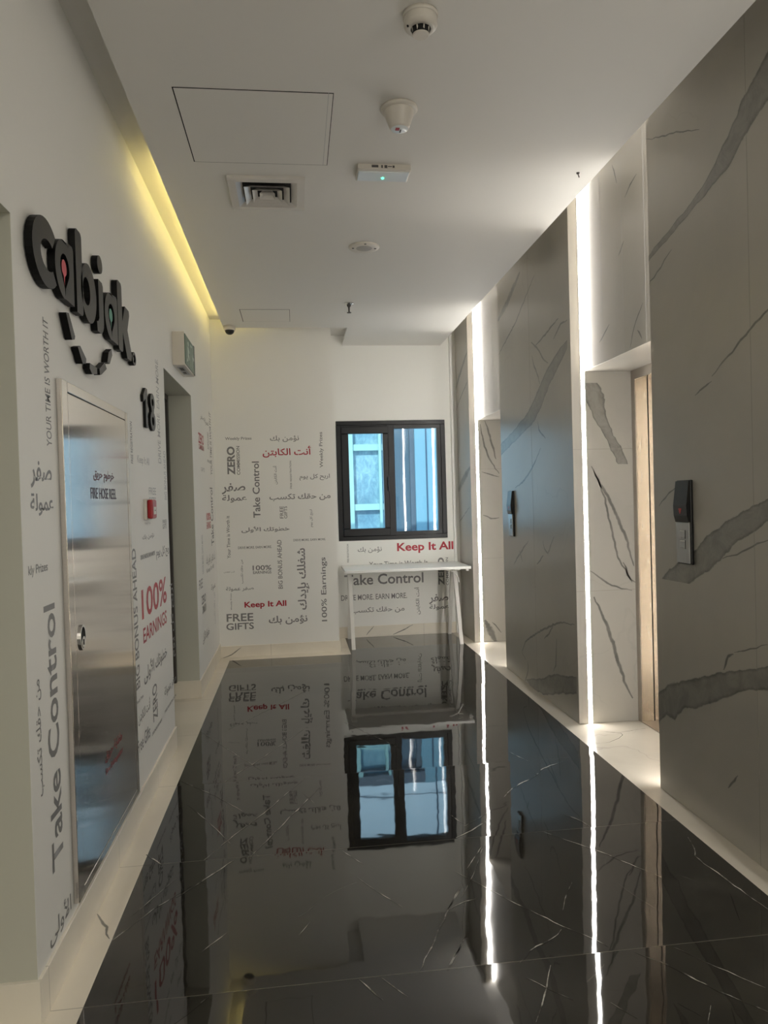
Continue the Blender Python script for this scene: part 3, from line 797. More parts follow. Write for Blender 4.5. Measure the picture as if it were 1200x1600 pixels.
# ------------------------------------------------------------------ marble lift wall: pillars between the lift alcoves
XP, XB = 1.735, 2.32
S = M['stone']
ALC = [(0.70, 1.735), (3.37, 4.40), (6.005, 7.11)]
def pillar(y0, y1, extra=None):
    mb = MB()
    mb.box(XP, XB, y0, y1, 0, ZR, S, 0.0015, 1)
    add_veins(mb, 'P', to_panel, M['line'], M['band'], y0, y1)
    J = M['joint_line']
    for yj in (2.591, 5.20, 7.69):                       # butt joints of the big slabs
        if y0 < yj < y1 - 0.005: mb.box(XP - 0.0006, XP + 0.001, yj - 0.0008, yj + 0.0008, 0.002, ZR - 0.01, J)
    if extra:
        for zj in (1.735, 0.84): mb.box(1.737, 2.126, y0 - 0.0006, y0 + 0.001, zj - 0.0012, zj + 0.0012, J)
    if extra: add_veins(mb, extra[0], extra[1], M['line'], M['band'])
    structure(mb.build('wall_right'))
pillar(-3.0, 0.70)
pillar(1.735, 3.37)
pillar(4.40, 6.005, ('J2', to_jamb2))
pillar(7.11, 7.70, ('J1', to_jamb1))
for i, (a, b) in enumerate(ALC):
    mb = MB()
    mb.box(1.82, XB, a, b, 2.225, ZR, S, 0.001, 1)
    if i == 1: add_veins(mb, 'H', to_header, M['line'], M['band'])
    # fine upright tile joints of the header
    for t in (0.2, 0.45, 0.72):
        y = a + (b - a) * t
        mb.box(1.8197, 1.8205, y - 0.001, y + 0.001, 2.226, ZR - 0.001, M['light_grey'])
    structure(mb.build('wall_over_lift'))
mb = MB()
mb.box(XB, 2.6, -3.0, 7.9, 0, ZR, M['wall'])
structure(mb.build('wall_lift_shaft'))

# ------------------------------------------------------------------ skirting
mb = MB(); K = M['skirt']
mb.box(XW, -0.752, -3.0, 1.0, 0, 0.13, K, 0.001, 1)
structure(mb.build('baseboard_left'))
mb = MB()
mb.box(XW, -0.750, 2.13, 4.465, 0, 0.132, K, 0.0015, 1)
mb.box(-1.15, -0.750, 2.116, 2.13, 0, 0.132, K, 0.0015, 1)
structure(mb.build('baseboard_left'))
mb = MB()
mb.box(XW, -0.750, 5.588, 7.02, 0, 0.132, K, 0.0015, 1)
mb.box(-0.965, XW, 5.588, 5.60, 0, 0.132, K, 0.0015, 1)
structure(mb.build('baseboard_left'))
mb = MB(); K2 = M['skirt_back']
mb.box(-0.75, 0.388, 7.008, 7.02, 0, 0.108, K2, 0.0015, 1)
mb.box(0.376, 0.388, 7.02, 7.688, 0, 0.108, K2)
M['skirt_vein'] = marble_vein('skirting_marble_vein', srgb(236, 229, 214), srgb(219, 211, 196), VEIN, 0.3, 'line')
add_veins(mb, 'BA', to_base_a, M['skirt_vein'], widen=1.1)
structure(mb.build('baseboard_back'))
mb = MB()
mb.box(0.388, 1.735, 7.688, 7.70, 0, 0.118, K2, 0.0015, 1)
add_veins(mb, 'BB', to_base_b, M['skirt_vein'], widen=1.1)
structure(mb.build('baseboard_window'))

# ------------------------------------------------------------------ door in the left wall recess
d1 = bpy.data.objects.new('door_1', None); d1.location = (-0.96, 5.03, 0); COL.objects.link(d1)
structure(d1)
mb = MB()
mb.box(-0.995, -0.925, 5.545, 5.588, 0.132, 2.277, M['jamb_grey'])
mb.box(-0.995, -0.925, 4.465, 4.50, 0, 2.277, M['jamb_grey'])
mb.box(-0.995, -0.925, 4.50, 5.545, 2.235, 2.277, M['jamb_grey'])
mb.build('door_frame', d1, label='dark door frame')
mb = MB()
mb.box(-0.99, -0.945, 4.503, 5.542, 0.008, 2.232, M['door_grey'], 0.002, 1)
leaf = mb.build('door_leaf', d1)
mb = MB()
mb.box(-0.945, -0.90, 4.60, 4.615, 0.99, 1.01, M['chrome'], 0.003)
mb.box(-0.912, -0.898, 4.60, 4.73, 0.99, 1.01, M['chrome'], 0.003)
mb.build('door_handle', leaf)

# ------------------------------------------------------------------ window
w1 = bpy.data.objects.new('window_1', None); w1.location = (1.02, 7.72, WZ0); COL.objects.link(w1)
structure(w1)
FM = M['frame']
def ring(mb, x0, x1, z0, z1, wl, wr, wb, wt, y0, y1, m, bv=0.004):
    mb.box(x0, x1, y0, y1, z0, z0 + wb, m, bv); mb.box(x0, x1, y0, y1, z1 - wt, z1, m, bv)
    mb.box(x0, x0 + wl, y0, y1, z0 + wb, z1 - wt, m, bv); mb.box(x1 - wr, x1, y0, y1, z0 + wb, z1 - wt, m, bv)
mb = MB()
ring(mb, WX0, WX1, WZ0, WZ1, 0.045, 0.05, 0.045, 0.045, 7.688, 7.77, FM)
ring(mb, WX0 + 0.040, WX1 - 0.045, WZ0 + 0.040, WZ1 - 0.040, 0.015, 0.045, 0.044, 0.046, 7.70, 7.765, FM, 0.003)
mb.box(0.975, 1.057, 7.694, 7.77, WZ0 + 0.042, WZ1 - 0.042, FM, 0.004)
mb.build('window_frame', w1)
mb = MB()
ring(mb, 0.490, 0.992, 1.075, 2.238, 0.077, 0.060, 0.082, 0.076, 7.680, 7.735, FM, 0.006)
sash = mb.build('sash', w1)
def panes(name, x0, x1, z0, z1, parent):
    mb = MB()
    mb.face([(x0, 7.715, z0), (x1, 7.715, z0), (x1, 7.715, z1), (x0, 7.715, z1)], M['glass_a'])
    mb.face([(x0, 7.729, z0), (x1, 7.729, z0), (x1, 7.729, z1), (x0, 7.729, z1)], M['glass_b'])
    mb.build(name, parent)
panes('glass_pane', 0.560, 0.938, 1.148, 2.170, sash)
panes('glass_pane', 1.050, 1.526, 1.106, 2.218, w1)
mb = MB()
mb.box(0.968, 0.992, 7.664, 7.682, 1.60, 1.70, M['black'], 0.004)
mb.box(0.972, 0.988, 7.640, 7.668, 1.665, 1.69, M['black'], 0.004)
mb.box(0.974, 0.990, 7.636, 7.650, 1.545, 1.69, M['black'], 0.005)
mb.build('window_handle', sash)

# ------------------------------------------------------------------ building across the gap, seen through the window
nb = thing('neighbouring_building', 'pale blue clad building with white framed glazing seen through the window', 'building', (1.5, 11.3, -6))
YB = 11.0
mb = MB()
mb.box(1.82, 2.24, YB - 0.02, 12.5, -6, 2.86, M['clad'])
mb.box(2.24, 7.0, YB - 0.02, 12.5, -6, 2.86, M['clad_bounce'])  # unseen panels made paler to lift the steel cabinet's reflection
mb.box(-6.0, 7.0, YB - 0.02, 12.5, 2.86, 9, M['clad_bounce'])
mb.box(-6.0, 0.74, YB - 0.02, 12.5, -6, 2.70, M['clad_bounce'])  # unseen bright wing added to bounce light indoors
mb.build('cladding', nb)
mb = MB()
mb.box(1.985, 2.005, YB - 0.03, YB - 0.015, -6, 9, M['joint'])
mb.box(-6.0, 7.0, YB - 0.03, YB - 0.015, 3.03, 3.05, M['joint'])
mb.build('panel_joint', nb, label='dark joints between the blue panels')
mb = MB(); mb.box(-6.0, 1.82, YB - 0.02, YB + 0.5, 2.70, 2.86, M['soffit']); mb.build('soffit_band', nb, label='grey band above the glazing')
mb = MB(); mb.box(1.48, 1.75, YB + 0.1, YB + 0.4, -6, 2.7, M['dark_glass']); mb.box(1.75, 1.82, YB + 0.04, YB + 0.4, -6, 2.7, M['soffit'])
mb.build('stairwell_glazing', nb, label='dark blue strip of glazing')
for k in range(5):
    z0 = 1.403 + (k - 3) * 0.905
    mb = MB(); mb.box(0.74, 1.48, YB + 0.08, YB + 0.4, z0, min(z0 + 0.905, 2.7), M['blind']); mb.build('glazing_panel', nb)
    mb = MB(); mb.box(0.74, 1.48, YB, YB + 0.1, z0 - 0.095, z0, M['mullion']); mb.build('transom', nb)
for x in (0.806, 1.262):
    mb = MB(); mb.box(x, x + (0.066 if x < 1 else 0.04), YB - 0.03, YB + 0.1, -6, 2.7, M['mullion']); mb.build('mullion', nb)

# ------------------------------------------------------------------ lift doors, strips and call panels
for i, (a, b) in enumerate(ALC):
    if i == 0: continue
    lab = ('champagne steel lift door in the nearer lit marble alcove' if i == 1 else 'champagne steel lift door in the far alcove nearest the window')
    e = thing('lift_door', lab, 'lift door', (2.2, (a + b) / 2, 0), 'lift doors along the marble wall')
    mb = MB(); Bz = M['bronze']
    for y0, y1 in ((b - 0.045, b), (a, a + 0.045)):
        mb.box(2.135, 2.212, y0, y1, 0, 2.225, Bz, 0.001, 1)
    mb.box(2.135, 2.212, a + 0.045, b - 0.045, 2.165, 2.225, Bz)
    for y0, y1 in ((b - 0.0455, b), (a, a + 0.0455)):
        mb.box(2.128, 2.135, y0, y1, 0, 2.225, M['bronze_dark'])  # front face coloured as the frame's unlit side
    mb.box(2.128, 2.135, a + 0.0455, b - 0.0455, 2.165, 2.225, M['bronze_dark'])
    mb.build('door_frame', e)
    mb = MB()
    for y0, y1 in ((b - 0.045, b), (a, a + 0.045)):
        mb.box(2.219, 2.262, y0, y1, 0, 2.225, Bz)
    mb.box(2.219, 2.262, a + 0.045, b - 0.045, 2.165, 2.225, Bz)
    mb.build('inner_frame', e)
    mb = MB()
    mb.box(2.211, 2.220, a, a + 0.040, 0, 2.225, M['gap']); mb.box(2.211, 2.220, b - 0.040, b, 0, 2.225, M['gap'])
    mb.build('frame_gap', e, label='thin dark gap in the frame')
    mid = (a + b) / 2
    for y0, y1 in ((a + 0.04, mid - 0.002), (mid + 0.002, b - 0.04)):
        mb = MB(); mb.box(2.262, 2.295, y0, y1, 0.006, 2.2, Bz); mb.build('door_leaf', e)
    mb = MB(); mb.box(2.13, 2.30, a + 0.045, b - 0.045, 0.0, 0.006, M['bronze_dark']); mb.build('sill', e)
mb = MB(); mb.box(2.13, XB, 0.70, 1.735, 0, 2.225, M['bronze']); structure(mb.build('door_2'))

LAB = {(1, 1): 'glowing white led strip beside the nearer lift door, running floor to ceiling',
       (2, 1): 'glowing white led strip in the far lift alcove next to the table',
       (1, 0): 'white led strip hidden behind the near marble pillar', (2, 0): 'white led strip hidden behind the middle marble pillar',
       (0, 1): 'white led strip at the far side of the lift alcove outside the picture', (0, 0): 'white led strip at the near side of the lift alcove outside the picture'}
for i, (a, b) in enumerate(ALC):
    for far in (0, 1):
        y = b if far else a
        s = -1 if far else 1
        t = thing('led_strip', LAB[(i, far)], 'light strip', (1.81, y, 0), 'led strips in the lift alcoves')
        def yy(p, q): return (min(y + s * p, y + s * q), max(y + s * p, y + s * q))
        mb = MB(); y0, y1 = yy(0.0, 0.004); mb.box(1.793, 1.826, y0, y1, 0.001, ZR, M['white_metal']); mb.build('channel', t)
        mb = MB(); ye = y + s * 0.0044; q = [(1.797, ye, 0.004), (1.8198, ye, 0.004), (1.8198, ye, ZR), (1.797, ye, ZR)]
        mb.face(q if s < 0 else q[::-1], M['led']); mb.build('diffuser', t, label='glowing white diffuser')

def call_panel(y0, y1, z0, zs, z1, label):
    t = thing('lift_call_panel', label, 'call panel', (XP, (y0 + y1) / 2, z0), 'lift call panels')
    mb = MB(); mb.box(XP - 0.014, XP, y0, y1, z0, z1, M['black'], 0.004); mb.build('back_box', t)
    mb = MB()
    prof = [(zs, 0.022), (zs + 0.03, 0.030), (zs + 0.075, 0.032), (zs + 0.12, 0.026), (z1 - 0.004, 0.018)]
    for (za, da), (zb, db) in zip(prof, prof[1:]):
        q = [(XP - da, y0 + .004, za), (XP - da, y1, za), (XP - db, y1, zb), (XP - db, y0 + .004, zb)]
        mb.face(q[::-1], M['black'], smooth=True)
        for yk in (y0 + .004, y1):
            mb.face([(XP - .013, yk, za), (XP - da, yk, za), (XP - db, yk, zb), (XP - .013, yk, zb)], M['black'])
    mb.face([(XP - .013, y0 + .004, z1 - .004), (XP - .018, y0 + .004, z1 - .004), (XP - .018, y1, z1 - .004), (XP - .013, y1, z1 - .004)], M['black'])
    mb.face([(XP - .013, y0 + .004, zs), (XP - .022, y0 + .004, zs), (XP - .022, y1, zs), (XP - .013, y1, zs)], M['black'])
    bmesh.ops.recalc_face_normals(mb.bm, faces=mb.bm.faces[:])
    disp = mb.build('display', t, label='black glossy display half')
    ym = (y0 + y1) / 2
    mb = MB()
    for k, (dy, dz) in enumerate(((0, 0.058), (0, 0.050), (0, 0.042))):
        mb.box(XP - 0.0335, XP - 0.031, ym - 0.010 + 0.004 * k, ym + 0.010 - 0.004 * k, zs + dz - 0.003, zs + dz + 0.003, M['red_led'])
    mb.build('indicator', disp, label='small red lit arrow')
    mb = MB(); mb.box(XP - 0.020, XP - 0.012, y0 + 0.006, y1, z0 + 0.004, zs - 0.001, M['alu'], 0.002); pl = mb.build('face_plate', t, label='brushed metal lower half')
    for k in (0, 1):
        zc = zs - 0.055 - 0.045 * k
        mb = MB(); mb.box(XP - 0.024, XP - 0.019, ym - 0.018, ym + 0.02, zc - 0.017, zc + 0.017, M['alu'], 0.003); mb.box(XP - 0.0205, XP - 0.0195, ym - 0.022, ym - 0.018, zc - 0.02, zc + 0.02, M['gap'])
        mb.build('button', pl)
call_panel(3.016, 3.132, 1.127, 1.315, 1.503, 'black and metal lift call panel on the near marble pillar')
call_panel(5.662, 5.775, 1.130, 1.310, 1.498, 'black and metal lift call panel on the far bluish marble pillar')

# ------------------------------------------------------------------ Arabic joining forms, laid out left to right
FORMS = {}
for ch, base, n in [('ا', 0xFE8D, 2), ('أ', 0xFE83, 2), ('إ', 0xFE87, 2), ('ؤ', 0xFE85, 2), ('ب', 0xFE8F, 4), ('ة', 0xFE93, 2), ('ت', 0xFE95, 4), ('ج', 0xFE9D, 4), ('ح', 0xFEA1, 4), ('خ', 0xFEA5, 4), ('د', 0xFEA9, 2), ('ر', 0xFEAD, 2), ('س', 0xFEB1, 4), ('ش', 0xFEB5, 4), ('ص', 0xFEB9, 4), ('ط', 0xFEC1, 4), ('ع', 0xFEC9, 4), ('غ', 0xFECD, 4), ('ف', 0xFED1, 4), ('ق', 0xFED5, 4), ('ك', 0xFED9, 4), ('ل', 0xFEDD, 4), ('م', 0xFEE1, 4), ('ن', 0xFEE5, 4), ('ه', 0xFEE9, 4), ('و', 0xFEED, 2), ('ى', 0xFEEF, 2), ('ي', 0xFEF1, 4), ('#', 0xFEF7, 2)]:
    FORMS[ch] = [chr(base + i) for i in range(n)]
def is_arabic(s): return any(0x600 <= ord(c) <= 0x6ff for c in s)
def shape(s):
    if not is_arabic(s): return s
    s = s.replace('لأ', '#')
    out = []
    for i, c in enumerate(s):
        if c not in FORMS:
            out.append(c); continue
        prev = i > 0 and len(FORMS.get(s[i - 1], '')) == 4
        nxt = i + 1 < len(s) and s[i + 1] in FORMS and len(FORMS[c]) == 4
        f = FORMS[c]
        out.append(f[3] if prev and nxt else f[1] if prev else f[2] if nxt else f[0])
    return ''.join(out[::-1])

# ------------------------------------------------------------------ lettering
def text_mesh(body, bold):
    cu = bpy.data.curves.new('lettering', 'FONT')
    cu.body = shape(body)
    cu.size = 1.0
    cu.resolution_u = 3
    cu.offset = bold
    o = bpy.data.objects.new('lettering', cu)
    COL.objects.link(o)
    bpy.context.view_layer.update()
    me = bpy.data.meshes.new_from_object(o, depsgraph=bpy.context.evaluated_depsgraph_get())
    bpy.data.objects.remove(o); bpy.data.curves.remove(cu)
    return me

def lettering(body, orient, rect, to3, m, bold, name, parent, label=None):
    me = text_mesh(body, bold)
    P = [v.co.copy() for v in me.vertices]
    x0, x1 = min(p.x for p in P), max(p.x for p in P)
    y0, y1 = min(p.y for p in P), max(p.y for p in P)
    a0, a1, b0, b1 = rect
    for v in me.vertices:
        s, t = (v.co.x - x0) / (x1 - x0), (v.co.y - y0) / (y1 - y0)
        if orient == 'U': s, t = 1 - t, s
        v.co = to3((a0 + (a1 - a0) * s, b0 + (b1 - b0) * t), 0.0006)
    me.materials.clear(); me.materials.append(m)
    o = bpy.data.objects.new(name, me)
    COL.objects.link(o)
    o.parent = parent
    o.matrix_parent_inverse = parent.matrix_basis.inverted()
    if label: o['label'] = label
    return o

STYLE = {'g': ('grey', 0.010), 'gm': ('grey', 0.017), 'gb': ('grey', 0.036), 'l': ('light_grey', 0.006), 'rm': ('red', 0.016), 'rb': ('red', 0.026)}
PLANES = {'A': (wall_back, lambda p, d: Vector((p[0], 7.02 - d, p[1]))), 'B': (wall_window, lambda p, d: Vector((p[0], 7.70 - d, p[1]))),
          'L': (wall_left, lambda p, d: Vector((XW + d, p[0], p[1])))}
for pl, body, orient, st, a0, a1, b0, b1 in LETTERING:
    if pl == 'C': continue
    par, to3 = PLANES[pl]
    mk, bold = STYLE[st]
    arabic = is_arabic(body)
    if arabic: bold = min(bold, 0.018)
    words = 'Arabic phrase' if arabic else 'words "%s"' % body
    tone = {'g': 'grey', 'l': 'pale grey', 'r': 'red'}[st[0]]
    lettering(body, orient, (a0, a1, b0, b1), to3, M[mk], bold, 'wall_lettering', par,
              '%s %s%s' % (tone, words, ' set upright' if orient == 'U' else ''))

# ------------------------------------------------------------------ fire hose cabinet
cab = thing('fire_hose_cabinet', 'brushed stainless fire hose reel cabinet door set in the left wall under the black sign', 'cabinet', (XW, 2.925, 0.16))
def to_left(p, d): return Vector((XW + d, p[0], p[1]))
CY0, CY1, CZ0, CZ1 = 2.465, 3.390, 0.160, 1.874
PY0, PY1, PZ0, PZ1 = 2.528, 3.345, 0.192, 1.836
St = M['steel']
mb = MB()
mb.box(XW, XW + 0.018, CY0, PY0 - 0.003, CZ0, CZ1, St, 0.002); mb.box(XW, XW + 0.018, PY1 + 0.003, CY1, CZ0, CZ1, St, 0.002)
mb.box(XW, XW + 0.018, PY0 - 0.003, PY1 + 0.003, PZ1 + 0.003, CZ1, St, 0.002); mb.box(XW, XW + 0.018, PY0 - 0.003, PY1 + 0.003, CZ0, PZ0 - 0.003, St, 0.002)
mb.build('frame', cab)
mb = MB(); mb.box(XW, XW + 0.004, PY0 - 0.003, PY1 + 0.003, PZ0 - 0.003, PZ1 + 0.003, M['gap']); mb.build('body', cab)
mb = MB(); mb.box(XW + 0.004, XW + 0.017, PY0, PY1, PZ0, PZ1, St, 0.0015); door = mb.build('door', cab)
mb = MB()
def ell(cy, cz, ry, rz, n=28, a0=0.0, a1=2 * math.pi):
    return [(cy + ry * math.cos(a0 + (a1 - a0) * k / n), cz + rz * math.sin(a0 + (a1 - a0) * k / n)) for k in range(n)]
mb.prism(ell(2.592, 1.010, 0.034, 0.044), [ell(2.592, 1.010, 0.026, 0.036)], to_left, 0.017, 0.023, M['chrome'])
mb.prism(ell(2.592, 1.010, 0.026, 0.036), [], to_left, 0.0165, 0.0178, M['gap'])
mb.prism(ell(2.592, 0.995, 0.020, 0.019), [], to_left, 0.0175, 0.024, M['chrome'])
mb.box(XW + 0.024, XW + 0.0255, 2.588, 2.594, 0.985, 1.004, M['gap'])
mb.build('lock', door, label='round chrome lock')
CST = {'cb': ('cabinet_red', 0.014), 'c': ('cabinet_ink', 0.008), 'cr': ('cabinet_bright', 0.012)}
for pl, body, orient, st, a0, a1, b0, b1 in LETTERING:
    if pl != 'C': continue
    lettering(body, orient, (a0, a1, b0, b1), lambda p, d: to_left(p, 0.0172 + d), M[CST[st][0]], CST[st][1], 'door_lettering', door,
              {'cb': 'dark red Arabic words for fire hose', 'c': 'dark words FIRE HOSE REEL', 'cr': 'small red fire extinguisher words'}[st])

# ------------------------------------------------------------------ raised black sign with smile
sign = thing('raised_wall_sign', 'black raised wall sign with red and green pins and a dashed smile beneath', 'sign', (XW, 2.85, 2.13))
SB, SE = M['sign_black'], M['sign_edge']
D0, D1 = 0.004, 0.027
def letter(name, loops, parent=sign, mats=(SB, SE), d0=D0, d1=D1, label=None):
    mb = MB()
    for lp, holes in loops:
        mb.prism(lp, holes, to_left, d0, d1, mats[0], mats[1])
    o = mb.build(name, parent)
    if label: o['label'] = label
    return o
def arc(cy, cz, ry, rz, a0, a1, n=24):
    return [(cy + ry * math.cos(math.radians(a0 + (a1 - a0) * k / n)), cz + rz * math.sin(math.radians(a0 + (a1 - a0) * k / n))) for k in range(n + 1)]
def rounded(y0, y1, z0, z1, r, corners='1111'):
    out = []
    for (cy, cz, a), on in zip(((y1 - r, z1 - r, 0), (y0 + r, z1 - r, 90), (y0 + r, z0 + r, 180), (y1 - r, z0 + r, 270)), corners):
        if on == '1': out += arc(cy, cz, r, r, a, a + 90, 6)
        else:
            out.append((cy + (r if a in (0, 270) else -r), cz + (r if a in (0, 90) else -r)))
    return out
# c
letter('letter', [(arc(2.336, 2.234, 0.122, 0.105, 44, 316) + arc(2.350, 2.230, 0.066, 0.047, 310, 50), [])])
def pin_shape(cy, cz, r, tip, rz):
    """a map pin: round head running down to a point"""
    return arc(cy, cz, r, rz, -35, 215, 22) + [(cy - 0.006, tip + 0.03), (cy, tip), (cy + 0.006, tip + 0.03)]
def letter_a(off, s, pin_mat, lab):
    def t(P): return [(off + (y - 2.51) * s, z) for y, z in P]
    # bowl outline joined with the stem on the right, open at the bottom along the pin's tip
    outer = [(2.520, 2.142)] + [(2.610, 2.142), (2.612, 2.30)] + arc(2.595, 2.325, 0.017, 0.017, 0, 90, 4) + [(2.570, 2.340), (2.555, 2.322)] + arc(2.512, 2.236, 0.097, 0.097, 62, 262, 26)
    hole = arc(2.515, 2.244, 0.047, 0.046, -28, 208, 22) + [(2.508, 2.175), (2.5125, 2.15), (2.517, 2.175)]
    o = letter('letter', [(t(outer), [t(hole)])])
    letter('pin', [(t(pin_shape(2.513, 2.243, 0.026, 2.186, 0.028)), [])], o, (pin_mat, SE), D0, D1 - 0.002, lab)
letter_a(2.51, 1.0, M['pin_red'], 'coral red map pin')
# b
letter('letter', [(rounded(2.641, 2.716, 2.134, 2.428, 0.02, '1101'), []), (arc(2.795, 2.240, 0.100, 0.107, -180, 180, 40)[:-1], [arc(2.765, 2.240, 0.046, 0.050, 0, 360, 28)[:-1]])])
# j and its dot
letter('letter', [([(2.930, 2.335)] + [(2.985, 2.335), (2.998, 2.322), (2.998, 2.19)] + arc(2.945, 2.185, 0.053, 0.056, 0, -90, 8) + [(2.900, 2.129), (2.895, 2.165), (2.915, 2.170), (2.930, 2.185)], []),
                  (arc(2.962, 2.400, 0.038, 0.034, 0, 360, 28)[:-1], [])])
letter_a(3.118, 1.06, M['pin_green'], 'sea green map pin')
# k
letter('letter', [(rounded(3.235, 3.316, 2.130, 2.429, 0.02, '1111'), []),
                  ([(3.312, 2.225), (3.392, 2.120), (3.470, 2.122), (3.486, 2.150), (3.410, 2.250), (3.455, 2.325), (3.448, 2.345), (3.372, 2.347), (3.312, 2.262)], [])])
# small ring after the word
letter('full_stop', [(arc(3.535, 2.146, 0.038, 0.031, 0, 360, 24)[:-1], [arc(3.535, 2.146, 0.024, 0.019, 0, 360, 18)[:-1]])])
letter('full_stop_fill', [(arc(3.535, 2.146, 0.012, 0.010, 0, 360, 14)[:-1], [])], d1=D1 - 0.004)
# dashed smile
for q in ([(2.510, 2.098), (2.540, 2.104), (2.603, 2.040), (2.597, 2.028), (2.566, 2.020)],
          [(2.630, 2.010), (2.660, 2.020), (2.730, 1.988), (2.725, 1.970), (2.684, 1.962)],
          [(2.770, 1.962), (2.775, 1.982), (2.872, 1.982), (2.872, 1.958), (2.800, 1.946)],
          [(2.912, 1.962), (2.905, 1.985), (2.990, 2.025), (3.015, 2.004), (2.935, 1.968)],
          [(3.030, 2.034), (3.055, 2.078), (3.105, 2.102), (3.114, 2.078), (3.068, 2.034)]):
    letter('smile_dash', [(q, [])])

# ------------------------------------------------------------------ floor number
num = thing('floor_number_sign', 'black raised number 18 on the white wall right of the steel cabinet', 'sign', (XW, 3.92, 1.855))
letter('digit', [([(3.820, 1.856), (3.868, 1.856), (3.868, 2.056), (3.826, 2.056), (3.768, 2.012), (3.772, 1.978), (3.820, 2.000)], [])], num, d0=0.002, d1=0.016)
letter('digit', [(arc(4.005, 1.906, 0.068, 0.052, 115, 425, 26) + arc(4.005, 2.008, 0.058, 0.045, -52, 232, 26),
                  [arc(4.005, 1.906, 0.030, 0.024, 0, 360, 20)[:-1], arc(4.005, 2.006, 0.026, 0.020, 0, 360, 20)[:-1]])], num, d0=0.002, d1=0.016)

# ------------------------------------------------------------------ manual call point and exit sign on the left wall
al = thing('fire_call_point', 'small red fire alarm call point on the white wall below the number', 'fire alarm', (XW, 3.82, 1.39))
mb = MB(); mb.box(XW, XW + 0.016, 3.762, 3.892, 1.386, 1.490, M['white'], 0.003); mb.build('back_box', al, label='pale backing box')
mb = MB(); mb.box(XW + 0.016, XW + 0.043, 3.770, 3.880, 1.390, 1.487, M['alarm_red'], 0.009); fr = mb.build('front_cover', al)
mb = MB(); mb.box(XW + 0.042, XW + 0.0455, 3.795, 3.850, 1.412, 1.450, M['white'], 0.001); mb.box(XW + 0.0453, XW + 0.0460, 3.812, 3.832, 1.430, 1.434, M['gap']); mb.build('press_plate', fr, label='white press plate')

ex = thing('exit_sign', 'box shaped green exit sign with pale casing above the left doorway', 'exit sign', (XW, 5.03, 2.355))
mb = MB(); mb.box(XW, -0.684, 4.805, 5.262, 2.356, 2.572, M['white'], 0.003); mb.build('casing', ex)
mb = MB(); mb.box(-0.684, -0.680, 4.818, 5.225, 2.368, 2.562, M['green_sign'], 0.001); face = mb.build('sign_face', ex, label='green sign face')
mb = MB(); mb.box(-0.684, -0.679, 5.225, 5.262, 2.362, 2.568, M['black'], 0.001); mb.build('end_strip', ex, label='black end strip')
mb = MB()
to_sign = lambda p, d: Vector((-0.680 + d, p[0], p[1]))
def blot(lp): mb.prism(lp, [], to_sign, 0.0, 0.0012, M['pictogram'])
blot(arc(4.955, 2.522, 0.022, 0.016, 0, 360, 14)[:-1])
blot([(4.925, 2.50), (4.965, 2.50), (4.975, 2.455), (5.01, 2.43), (4.995, 2.418), (4.95, 2.442), (4.935, 2.41), (4.89, 2.39), (4.885, 2.402), (4.92, 2.425), (4.92, 2.46)])
blot([(4.965, 2.495), (5.01, 2.475), (5.005, 2.465), (4.965, 2.478)])
blot([(5.05, 2.39), (5.05, 2.54), (5.13, 2.54), (5.13, 2.39), (5.118, 2.39), (5.118, 2.528), (5.062, 2.528), (5.062, 2.39)])
blot([(5.15, 2.465), (5.18, 2.495), (5.18, 2.475), (5.215, 2.475), (5.215, 2.455), (5.18, 2.455), (5.18, 2.435)])
mb.build('pictogram', face, label='pale running figure and doorway')
mb = MB(); mb.box(-0.745, -0.70, 4.86, 5.16, 2.3545, 2.3565, M['light_grey']); mb.box(-0.735, -0.71, 4.90, 5.00, 2.354, 2.355, M['label']); mb.box(-0.735, -0.715, 5.05, 5.12, 2.354, 2.355, M['label']); mb.build('rating_label', ex, label='grey rating label underneath')

# ------------------------------------------------------------------ trestle desk
tb = thing('desk', 'narrow white desk on A-frame legs under the window', 'desk', (1.07, 7.37, 0))
mb = MB(); mb.box(0.452, 1.705, 7.060, 7.685, 0.746, 0.772, M['table'], 0.003); mb.build('table_top', tb)
mb = MB()
mb.box(0.49, 0.54, 7.17, 7.60, 0.722, 0.746, M['white_metal'], 0.002); mb.box(1.565, 1.615, 7.17, 7.60, 0.722, 0.746, M['white_metal'], 0.002)
mb.box(0.54, 1.565, 7.36, 7.40, 0.716, 0.746, M['white_metal'], 0.002)
mb.box(1.662, 1.690, 7.10, 7.13, 0.724, 0.746, M['white_metal'], 0.002)
mb.build('under_frame', tb)
for xc in (0.515, 1.592):
    for y0 in (7.075, 7.650):
        yt = 7.335 if y0 < 7.3 else 7.42
        mb = MB(); mb.beam((xc, y0, 0.0), (xc, yt, 0.735), 0.036, 0.030, M['white_metal'])
        for v in mb.bm.verts:
            if v.co.z < 0.03: v.co.z = 0.0
        mb.build('leg', tb)
mb = MB()
for k in range(8):
    a0, a1 = math.radians(90 * k / 8), math.radians(90 * (k + 1) / 8)
    R = 0.13
    mb.beam((1.60 - R + R * math.sin(a0), 7.15, 0.605 + R * math.cos(a0)), (1.60 - R + R * math.sin(a1), 7.15, 0.605 + R * math.cos(a1)), 0.022, 0.010, M['white_metal'], Vector((0, 1, 0)))
mb.build('brace', tb)

# ------------------------------------------------------------------ cove strip in the ceiling slot
cv = thing('cove_light_strip', 'yellow led strip glowing in the slot along the left ceiling edge', 'light strip', (-0.55, 5.2, ZC + 0.022))
mb = MB(); mb.box(-0.575, -0.545, 3.75, 6.85, ZC + 0.022, ZC + 0.027, M['alu']); mb.build('channel', cv)
mb = MB(); mb.box(-0.572, -0.548, 3.75, 6.85, ZC + 0.027, ZC + 0.033, M['cove']); mb.build('diffuser', cv, label='glowing yellow diffuser')

